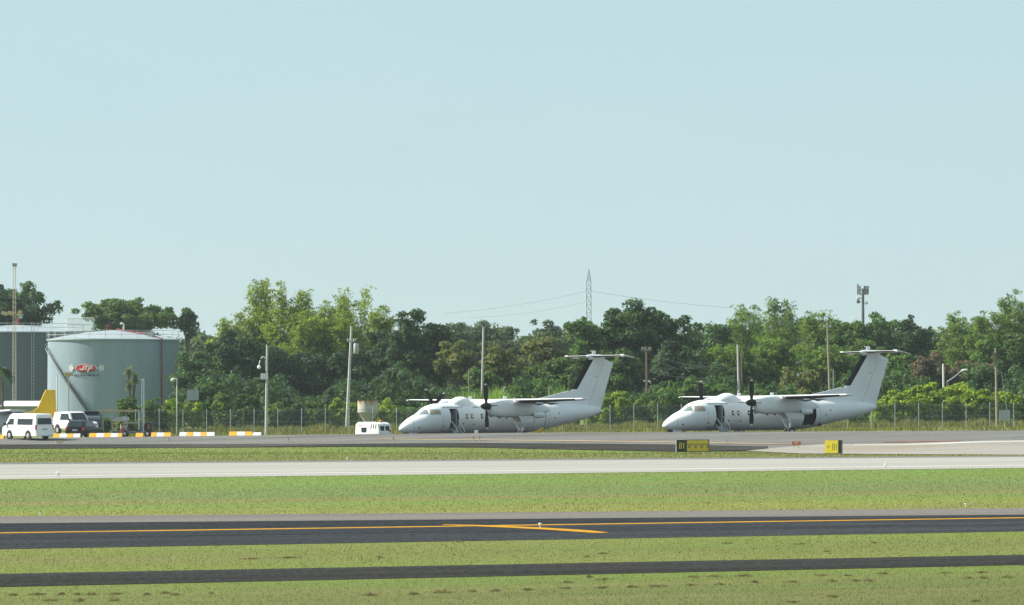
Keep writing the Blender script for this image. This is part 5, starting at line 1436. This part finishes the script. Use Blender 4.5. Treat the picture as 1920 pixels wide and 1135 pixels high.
for x in (-0.85, 0.85):
    for s_ in (1, -1): wheel(gp, (x, s_*0.66, 0.26), 0.26, 0.18)

# rusty silo behind the fence
Y = 330.0; s = Y / F; sl_ = thing('rusty_silo', at_ground(690, Y), 'rust-streaked cream silo with a funnel bottom behind the power cart', 'silo')
g = sl_.location.z; zt, zm, zb = PZ(752, Y) - g, PZ(772, Y) - g, PZ(788, Y) - g; R_ = 19.5 * s
mb = MB(); mb.lathe([(R_*0.98, zt - 0.02), (R_, zt), (R_, zm)], 32, cap=False); mb.build('drum', M['rust_silo'], sl_, smooth=True)
mb = MB(); mb.lathe([(R_, zm), (R_*1.01, zm - 0.05), (R_*0.38, zb - 0.15), (R_*0.32, zb - 0.6)], 32, cap=False); mb.build('funnel', M['rust_silo'], sl_, smooth=True)
for a in range(4):
    q = (R_*0.92*cos(a*pi/2 + 0.5), R_*0.92*sin(a*pi/2 + 0.5))
    mb = MB(); mb.tube([(*q, 0), (*q, zm)], 0.06, 6); mb.build('leg', M['wood'], sl_, fix=False)

# yellow-tailed plane behind the van: forward is +x
Y = 292.0; yp = thing('yellow_tailed_plane', at_ground(18, Y), 'small white plane with a yellow tail, half hidden by the van', 'airplane', rz=radians(180 + 22))
g = yp.location.z
mb = MB(); rings = []
for x, zc, rz_, ry in ((-4.9, 1.75, 0.12, 0.08), (-4.2, 1.70, 0.30, 0.2), (-2.6, 1.55, 0.60, 0.5), (-0.6, 1.5, 0.85, 0.8), (2.0, 1.5, 0.9, 0.85), (3.6, 1.45, 0.8, 0.75), (4.6, 1.3, 0.5, 0.45), (5.0, 1.2, 0.1, 0.1)):
    rings.append([(x, ry*cos(a), zc + rz_*sin(a)) for a in np.linspace(0, 2*pi, 24, endpoint=False)])
mb.rings(rings); mb.build('fuselage', M['white'], yp, smooth=True)
zt = PZ(731, Y) - g; zr = PZ(772, Y) - g
def yfin(pts, t): 
    mb = MB(); mb.rings([[(x, t, z) for x, z in pts], [(x, -t, z) for x, z in pts]]); return mb
yfin([(-1.5, zr - 0.55), (-0.2, zr - 0.30), (-2.15, zr + 0.02), (-2.6, zr + 0.35), (-3.35, zt), (-4.05, zt), (-3.98, 1.55), (-3.0, 1.4)], 0.07).build('tail_fin', M['tail_yellow'], yp, bevel=0.02)
yfin([(-4.07, zt), (-4.25, zt - 0.02), (-4.4, 1.65), (-4.0, 1.6)], 0.05).build('rudder', M['tail_yellow'], yp)
mb = MB(); mb.rings([aerofoil(1.15, 0.10, -3.35, 2.6, 1.88), aerofoil(1.25, 0.11, -3.3, -2.6, 1.88)]); mb.build('tailplane', M['tail_yellow'], yp, smooth=True)
mb = MB(); mb.rings([aerofoil(1.7, 0.14, 1.5, 6.2, 2.70), aerofoil(1.9, 0.15, 1.6, 0, 2.55), aerofoil(1.7, 0.14, 1.5, -6.2, 2.70)]); mb.build('wing', M['white'], yp, smooth=True)
mb = MB(); mb.tube([(1.0, 0.75, 1.1), (1.0, 1.3, 0.35)], 0.06, 6); mb.tube([(1.0, -0.75, 1.1), (1.0, -1.3, 0.35)], 0.06, 6); mb.tube([(4.0, 0, 0.9), (4.1, 0, 0.3)], 0.05, 6); mb.build('landing_gear', M['aircraft_grey'], yp, fix=False)
for q in ((1.0, 1.32, 0.3), (1.0, -1.32, 0.3), (4.1, 0, 0.25)): wheel(yp, q, 0.28, 0.16)

# low site building under the tanks
Y = 345.0; hb = thing('site_shed', at_ground(52, Y), 'long low white-roofed shed at the foot of the shaded tank', 'shed'); s = Y / F
g = hb.location.z; zr = PZ(752, Y) - g
mb = MB(); mb.box((0, 0, zr/2 - 0.3), (78*s, 5, zr - 0.6)); mb.build('wall', M['board_grey'], hb)
mb = MB(); mb.rings([[(x*s, -3, z) for x, z in ((-43, zr - 0.62), (43, zr - 0.62), (43, zr - 0.5), (-43, zr - 0.5))], [(x*s, 0, z) for x, z in ((-43, zr - 0.1), (43, zr - 0.1), (43, zr), (-43, zr))], [(x*s, 3, z) for x, z in ((-43, zr - 0.62), (43, zr - 0.62), (43, zr - 0.5), (-43, zr - 0.5))]]); mb.build('roof', M['white'], hb)
for dx in (-30, -10, 12, 32):
    mb = MB(); mb.box((dx*s, -2.51, zr*0.5), (0.9, 0.05, 0.9)); mb.build('window', M['glass'], hb)

# ------------------------------------------------------------------ poles, masts, lamps
def pole(name, px, y_top, Y, label, cat, r0, r1, mat, lean_px=0.0, y_base=None, group=None):
    """lean_px: how far the top stands to the right of the foot in the photograph"""
    x = PX(px, Y); g = gzf(x, Y) if y_base is None else PZ(y_base, Y); h = PZ(y_top, Y) - g
    o = thing(name, (x, Y, g), label, cat, group); L = lean_px * Y / F
    mb = MB(); mb.tube([(0, 0, -0.1), (L/2, 0, h/2), (L, 0, h)], [r0, (r0+r1)/2, r1], 10); mb.build('shaft', mat, o, smooth=True, fix=False)
    return o, h, L, Y / F
o, h, L, s = pole('lamp_pole', 499, 647, 310, 'pale pole with a curved lamp arm and a white box', 'lamp post', 0.15, 0.10, M['pole_grey'], 2)
zz = lambda py, Y, o: PZ(py, Y) - o.location.z
mb = MB(); mb.box((-3*s, -0.1, zz(706, 310, o)), (13*s, 0.45, 11*s)); mb.build('control_box', M['lamp_white'], o, bevel=0.03)
mb = MB(); mb.tube([(0, -0.1, zz(673, 310, o)), (-5*s, -0.1, zz(669, 310, o)), (-9*s, -0.1, zz(671, 310, o)), (-12*s, -0.1, zz(678, 310, o)), (-13*s, -0.1, zz(685, 310, o))], 0.05, 7); mb.build('lamp_arm', M['lamp_white'], o, smooth=True, fix=False)
mb = MB(); q = zz(689, 310, o); mb.lathe([(0.05, 0.22), (0.14, 0.14), (0.20, 0.0), (0.14, -0.14), (0.02, -0.18)], 14, c=(-13*s, -0.1, q)); mb.build('lamp_head', M['lamp_white'], o, smooth=True)
mb = MB(); mb.box((0.5*s, -0.16, zz(681, 310, o)), (4*s, 0.12, 9*s)); mb.build('junction_box', M['lamp_white'], o, bevel=0.01)
o, h, L, s = pole('utility_pole', 650, 612, 322, 'leaning pale pole carrying a grey transformer', 'pole', 0.19, 0.11, M['pole_grey'], 9)
mb = MB(); mb.tube([(18*s, -0.25, zz(644, 322, o)), (18*s, -0.25, zz(646, 322, o)), (18*s, -0.25, zz(662, 322, o)), (18*s, -0.25, zz(664, 322, o))], [0.2, 0.27, 0.27, 0.2], 16); mb.build('transformer', M['board_grey'], o, smooth=True, fix=False)
mb = MB(); mb.box((8*s, -0.15, zz(640, 322, o)), (15*s, 0.12, 0.14)); mb.build('cross_arm', M['pole_grey'], o)
for dx in (2, 7, 13, 17):
    mb = MB(); mb.lathe([(0.03, 0), (0.06, 0.05), (0.03, 0.18)], 8, c=(dx*s, -0.15, zz(639, 322, o) + 0.03)); mb.build('insulator', M['lamp_white'], o, smooth=True)
o, h, L, s = pole('utility_pole', 902.5, 615, 352, 'tall bare white pole behind the cabin of the left plane', 'pole', 0.16, 0.10, M['pole_grey'], 4)
mb = MB(); mb.lathe([(0.11, 0), (0.11, 0.06), (0.02, 0.1)], 10, c=(L, 0, h)); mb.build('cap', M['galv'], o)
o, h, L, s = pole('thin_post', 878.5, 692, 350, 'thin brownish post left of the tall bare white pole', 'post', 0.06, 0.05, M['wood_pale'], 0.5)
mb = MB(); mb.lathe([(0.06, 0), (0.06, 0.05), (0.01, 0.08)], 8, c=(L, 0, h)); mb.build('cap', M['wood'], o)
o, h, L, s = pole('utility_pole', 1213.5, 650, 356, 'brown wooden pole with a single cross-arm', 'pole', 0.15, 0.10, M['wood'], -1.5)
mb = MB(); mb.box((L, -0.12, zz(656, 356, o)), (20*s, 0.12, 0.20)); mb.build('cross_arm', M['wood_pale'], o)
for dx in (-8, -4, 5, 8):
    mb = MB(); mb.lathe([(0.03, 0), (0.07, 0.06), (0.03, 0.2)], 8, c=(L + dx*s, -0.12, zz(656, 356, o) + 0.1)); mb.build('insulator', M['board_grey'], o, smooth=True)
mb = MB(); mb.tube([(-2.2*s, -0.1, 0.3), (-2.0*s + L, -0.1, h*0.42)], 0.05, 6); mb.build('cable_guard', M['wood'], o, fix=False)
o, h, L, s = pole('utility_pole', 1387, 648, 350, 'white slanting pole behind the dome of the right plane', 'pole', 0.17, 0.10, M['pole_grey'], -4)
mb = MB(); mb.lathe([(0.11, 0), (0.11, 0.06), (0.02, 0.1)], 10, c=(L, 0, h)); mb.build('cap', M['galv'], o)
o, h, L, s = pole('utility_pole', 1393, 662, 353, 'dark brown pole just right of the white slanting pole', 'pole', 0.11, 0.08, M['wood'], -3)
mb = MB(); mb.lathe([(0.09, 0), (0.09, 0.06), (0.02, 0.1)], 10, c=(L, 0, h)); mb.build('cap', M['wood'], o)
o, h, L, s = pole('utility_pole', 1558, 605, 352, 'tall tan pole slanting up behind the right plane wing', 'pole', 0.16, 0.09, M['wood_pale'], -7)
mb = MB(); mb.box((L + 0.3*s, -0.12, h - 0.5), (16*s, 0.1, 0.1)); mb.build('cross_arm', M['board_grey'], o)
for dx in (-6, 6):
    mb = MB(); mb.lathe([(0.03, 0), (0.06, 0.05), (0.03, 0.16)], 8, c=(L + dx*s, -0.12, h - 0.44)); mb.build('insulator', M['lamp_white'], o, smooth=True)
o, h, L, s = pole('thin_post', 1562.5, 694, 354, 'thin grey post just right of the tall tan pole', 'post', 0.05, 0.04, M['galv'], 0)
mb = MB(); mb.lathe([(0.05, 0), (0.05, 0.05), (0.01, 0.08)], 8, c=(L, 0, h)); mb.build('cap', M['galv'], o)
o, h, L, s = pole('utility_pole', 1869.5, 653, 314, 'tan pole with a slack stay wire in front of the right-hand fence', 'pole', 0.13, 0.08, M['wood_pale'], -3)
mb = MB(); mb.tube([(L*0.8, 0, h*0.72), (8*s, 0, h*0.70), (14*s, 0, h*0.42), (20*s, 0, h*0.16), (23*s, 0, 0.4)], 0.03, 5); mb.build('stay_wire', M['galv'], o, fix=False)
mb = MB(); mb.box((L - 0.5*s, -0.1, h - 1.1), (5*s, 0.1, 1.3)); mb.build('fuse_rack', M['wood'], o)
mb = MB(); mb.box((0.3*s, 0, 0.08), (0.36, 0.36, 0.2)); mb.build('footing', M['lamp_white'], o)
o, h, L, s = pole('post', 1770, 684, 345, 'short white post standing in the yellow-green hedge', 'post', 0.11, 0.10, M['lamp_white'], -1.5)
mb = MB(); mb.lathe([(0.10, 0), (0.10, 0.05), (0.02, 0.08)], 10, c=(L, 0, h)); mb.build('cap', M['lamp_white'], o)
o, h, L, s = pole('street_lamp', 1776, 716, 347, 'bent street lamp reaching right above the hedge', 'street lamp', 0.09, 0.07, M['wood'], 0)
mb = MB(); mb.tube([(0, 0, h), (12*s, 0, zz(708, 347, o)), (27*s, 0, zz(696, 347, o))], [0.07, 0.06, 0.045], 7); mb.build('lamp_arm', M['galv'], o, smooth=True, fix=False)
mb = MB(); mb.tube([(25*s, 0, zz(697, 347, o)), (29*s, 0, zz(694.5, 347, o)), (37*s, 0, zz(694, 347, o)), (39*s, 0, zz(694.5, 347, o))], [0.05, 0.12, 0.12, 0.04], 10); mb.build('lamp_head', M['lamp_white'], o, smooth=True, fix=False)
o, h, L, s = pole('street_lamp', 331.5, 712, 318, 'small white hooded lamp at the right side of the big tank', 'street lamp', 0.06, 0.05, M['lamp_white'], 0)
mb = MB(); mb.tube([(0, 0, h), (-1.5*s, 0, h + 0.1), (-5*s, 0, h + 0.08)], 0.045, 7); mb.build('lamp_arm', M['lamp_white'], o, smooth=True, fix=False)
mb = MB(); mb.tube([(-4*s, 0, h + 0.1), (-7*s, 0, h + 0.02), (-11*s, 0, h - 0.12)], [0.08, 0.16, 0.08], 10); mb.build('lamp_head', M['lamp_white'], o, smooth=True, fix=False)
for px, t, lab, m_ in ((269.5, 712, 'taller white pole of the pair before the big tank', 'lamp_white'), (266.3, 713, 'thinner grey pole of the pair before the big tank', 'galv'), (107, 704, 'thin white pole at the left edge of the big tank', 'lamp_white')):
    o, h, L, s = pole('thin_post', px, t, 300, lab, 'post', 0.075 if m_ == 'lamp_white' else 0.045, 0.06 if m_ == 'lamp_white' else 0.04, M[m_], 0)
    mb = MB(); mb.lathe([(0.07, 0), (0.07, 0.05), (0.01, 0.08)], 8, c=(0, 0, h)); mb.build('cap', M['galv'], o)
o, h, L, s = pole('floodlight_pole', 129, 704, 330, 'thin pole with a tan floodlight box in front of the tank shadow stair', 'floodlight', 0.06, 0.05, M['steel_tan'], -0.5)
mb = MB(); mb.box((L, -0.1, h + 0.12), (16*s, 0.4, 7*s)); mb.build('lamp_box', M['tan'], o, bevel=0.03)
mb = MB(); mb.box((L, -0.06, h - 0.08), (6*s, 0.2, 0.1)); mb.build('bracket', M['steel_tan'], o)
o = thing('notice_board', at_ground(362, 326), 'grey board on a brown post at the right side of the big tank', 'board'); s = 326 / F
mb = MB(); mb.box((-0.5*s, 0, zz(741, 326, o)), (22*s, 0.08, 20*s)); mb.build('board', M['board_grey'], o)
for k in range(4):
    mb = MB(); mb.box(((-8.5 + 5.3*k)*s, -0.046, zz(741, 326, o)), (0.5*s, 0.01, 19*s)); mb.build('rib', M['galv'], o)
mb = MB(); mb.tube([(-1*s, 0.06, 0), (-1*s, 0.06, zz(735, 326, o))], 0.06, 6); mb.build('post', M['wood'], o, fix=False)
o = thing('notice_board', at_ground(1884, 313), 'blank grey-blue board on a thin leg beside the stay wire', 'board'); s = 313 / F
mb = MB(); mb.box((0, 0, zz(779, 313, o)), (20*s, 0.06, 20*s)); mb.build('board', M['board_grey'], o)
mb = MB(); mb.tube([(0, 0.05, 0), (0, 0.05, zz(772, 313, o))], 0.035, 6); mb.build('leg', M['galv'], o, fix=False)
o = thing('wooden_stake', at_ground(454.5, 314), 'thin reddish stake by the fence left of the lamp-arm pole', 'stake')
mb = MB(); mb.tube([(0, 0, -0.1), (0.1, 0, zz(768, 314, o))], 0.03, 5); mb.build('shaft', M['wood'], o, fix=False)
o = thing('small_sign', at_ground(1029.5, 340), 'small pale sign on a post above the left plane wing', 'sign')
mb = MB(); mb.tube([(0, 0, 0), (0, 0, zz(726, 340, o))], 0.04, 6); mb.build('post', M['pole_grey'], o, fix=False)
mb = MB(); mb.box((0.12, -0.05, zz(727, 340, o)), (0.42, 0.03, 0.34)); mb.build('board', M['tan'], o)

def lattice(mb, w0, w1, h, nseg, r_, z0=0.0, cx=0.0):
    c = [(-1, -1), (1, -1), (1, 1), (-1, 1)]
    for k in range(nseg):
        ta, tb = k / nseg, (k + 1) / nseg; wa, wb = (w0 + (w1 - w0)*ta) / 2, (w0 + (w1 - w0)*tb) / 2; za, zb_ = z0 + h*ta, z0 + h*tb
        for i in range(4):
            a, b = c[i], c[(i+1) % 4]
            mb.tube([(cx + a[0]*wa, a[1]*wa, za), (cx + a[0]*wb, a[1]*wb, zb_)], r_, 4)
            mb.tube([(cx + a[0]*wa, a[1]*wa, za), (cx + b[0]*wb, b[1]*wb, zb_)], r_*0.6, 4)
            mb.tube([(cx + b[0]*wa, b[1]*wa, za), (cx + a[0]*wb, a[1]*wb, zb_)], r_*0.6, 4)
            mb.tube([(cx + a[0]*wb, a[1]*wb, zb_), (cx + b[0]*wb, b[1]*wb, zb_)], r_*0.6, 4)
Y = 620.0; s = Y / F
o = thing('lattice_tower', at_ground(1104, Y), 'slim lattice tower with a pointed top above the trees', 'tower')
h1 = zz(527, Y, o); h2 = zz(505, Y, o)
mb = MB(); lattice(mb, 11*s, 8.2*s, h1, 16, 0.038); mb.build('lattice', M['steel_dark'], o, fix=False)
mb = MB(); lattice(mb, 8.2*s, 0.6*s, h2 - h1, 4, 0.034, h1); mb.build('peak', M['steel_dark'], o, fix=False)
def wires(name, label, pts3, sag, n=24, r_=0.05):
    mb = MB()
    for a, b in pts3:
        a, b = Vector(a), Vector(b)
        mb.tube([tuple(a.lerp(b, t) - Vector((0, 0, sag * 4 * t * (1 - t)))) for t in np.linspace(0, 1, n)], r_, 4)
    tag(mb.build(name, M['cable'], None, fix=False), label, 'cable')
def W3(px, py, Y): return (PX(px, Y), Y, PZ(py, Y))
wires('power_line', 'faint high wire rising to the lattice tower from the left', [(W3(830, 588, 640), W3(1100, 546, 620))], 0.6, r_=0.022)
wires('power_line', 'faint lower wire left of the lattice tower', [(W3(880, 596, 640), W3(1100, 566, 620))], 0.6, r_=0.02)
wires('power_line', 'faint high wire falling right from the lattice tower', [(W3(1108, 546, 620), W3(1420, 580, 640))], 0.5, r_=0.022)
wires('power_line', 'pair of wires slung from the lamp-arm pole to the transformer pole', [(W3(501, 655, 312), W3(656, 660, 322)), (W3(501, 661, 312), W3(657, 668, 322))], 0.3, r_=0.010)
wires('power_line', 'wires running from the transformer pole to the tall bare white pole', [(W3(660, 640, 322), W3(905, 668, 352)), (W3(660, 644, 322), W3(905, 690, 352))], 0.5, r_=0.010)
wires('power_line', 'slack wires between the cross-arm pole and the white slanting pole', [(W3(1214, 664, 356), W3(1384, 690, 350)), (W3(1214, 690, 356), W3(1384, 675, 350)), (W3(1214, 697, 356), W3(1384, 705, 350))], 0.5, r_=0.011)
wires('power_line', 'diagonal grey stay from the cross-arm pole', [(W3(1214, 672, 356), W3(1265, 690, 354)), (W3(1216, 716, 356), W3(1262, 690, 354))], 0.0, r_=0.018)
wires('power_line', 'wires leaving the tan stayed pole towards the right edge', [(W3(1869, 660, 314), W3(1990, 652, 320)), (W3(1869, 700, 314), W3(1990, 692, 320)), (W3(1869, 722, 314), W3(1990, 716, 320))], 0.3, r_=0.010)

# phone mast
Y = 560.0; s = Y / F
o, h, L, s = pole('phone_mast', 1618, 541, Y, 'phone mast with upright antenna panels above the right-hand trees', 'mast', 4.2*s, 2.4*s, M['steel_dark'], 0)
mb = MB()
for z in (zz(544, Y, o), zz(552, Y, o)):
    mb.tube([(9.5*s*cos(2*pi*k/20), 9.5*s*sin(2*pi*k/20), z) for k in range(21)], 0.06, 5)
    for a in range(6): mb.tube([(0, 0, z), (9.5*s*cos(a*pi/3), 9.5*s*sin(a*pi/3), z)], 0.05, 4)
mb.build('mounting_ring', M['steel_dark'], o, fix=False)
for k, a in enumerate((pi*0.98, pi*1.25, pi*1.55, pi*1.8, 0.15, 0.9)):
    zc = zz(544 if k else 542.5, Y, o); c = (9.5*s*cos(a), 9.5*s*sin(a), zc)
    mb = MB(); mb.box(c, (0.30, 0.18, 20*s if k < 1 else 15*s), rz=a); mb.build('antenna_panel', M['tan'] if k == 0 else M['steel_dark'], o, bevel=0.02)
for dx, py, m_ in ((-9, 560, 'lamp_white'), (-9, 566, 'steel_dark'), (6, 568, 'lamp_white')):
    mb = MB(); mb.lathe([(0.02, -0.12), (0.30, 0.0), (0.32, 0.05), (0.02, 0.06)], 14, axis='Y', c=(dx*s, -0.3, zz(py, Y, o))); mb.build('dish', M[m_], o, smooth=True)
    mb = MB(); mb.tube([(0, 0, zz(py, Y, o)), (dx*s, -0.2, zz(py, Y, o))], 0.05, 5); mb.build('dish_arm', M['steel_dark'], o, fix=False)
# light mast at the left edge
Y = 350.0; s = Y / F
o = thing('floodlight_mast', at_ground(27, Y), 'very tall thin tan lattice mast with a lamp box on top', 'mast')
h = zz(500, Y, o)
mb = MB(); lattice(mb, 6.5*s, 4.5*s, h, 34, 0.012); mb.build('lattice', M['steel_pale'], o, fix=False)
mb = MB(); mb.box((0.5*s, 0, h + 0.18), (8*s, 0.4, 6*s)); mb.build('lamp_box', M['steel_tan'], o, bevel=0.02)
mb = MB(); mb.box((-2*s, 0, zz(590, Y, o)), (40*s, 0.12, 0.12)); mb.build('cross_bar', M['steel_tan'], o)
for dx, ang in ((-18, 0.3), (-6, 0.3), (10, -1.0)):
    R_ = Matrix.Rotation(ang, 3, 'Y')
    mb = MB(); mb.box((dx*s, -0.15, zz(588, Y, o)), (0.7, 0.3, 0.38), R=R_); mb.build('floodlight', M['tan'], o, bevel=0.03)

# ------------------------------------------------------------------ haze
hz = MB(); hz.box((0, 1850, 21.5), (6120, 4420, 45.6))
haze = hz.build('haze', [], None)
m = bpy.data.materials.new('haze'); m.use_nodes = True
n, l = m.node_tree.nodes, m.node_tree.links
n.clear()
pv = n.new('ShaderNodeVolumePrincipled')
pv.inputs['Color'].default_value = (0.80, 0.92, 0.97, 1)
pv.inputs['Density'].default_value = 0.00012
pv.inputs['Anisotropy'].default_value = 0.2
ou = n.new('ShaderNodeOutputMaterial'); l.new(pv.outputs[0], ou.inputs['Volume'])
haze.data.materials.append(m)
tag(haze, kind='stuff')
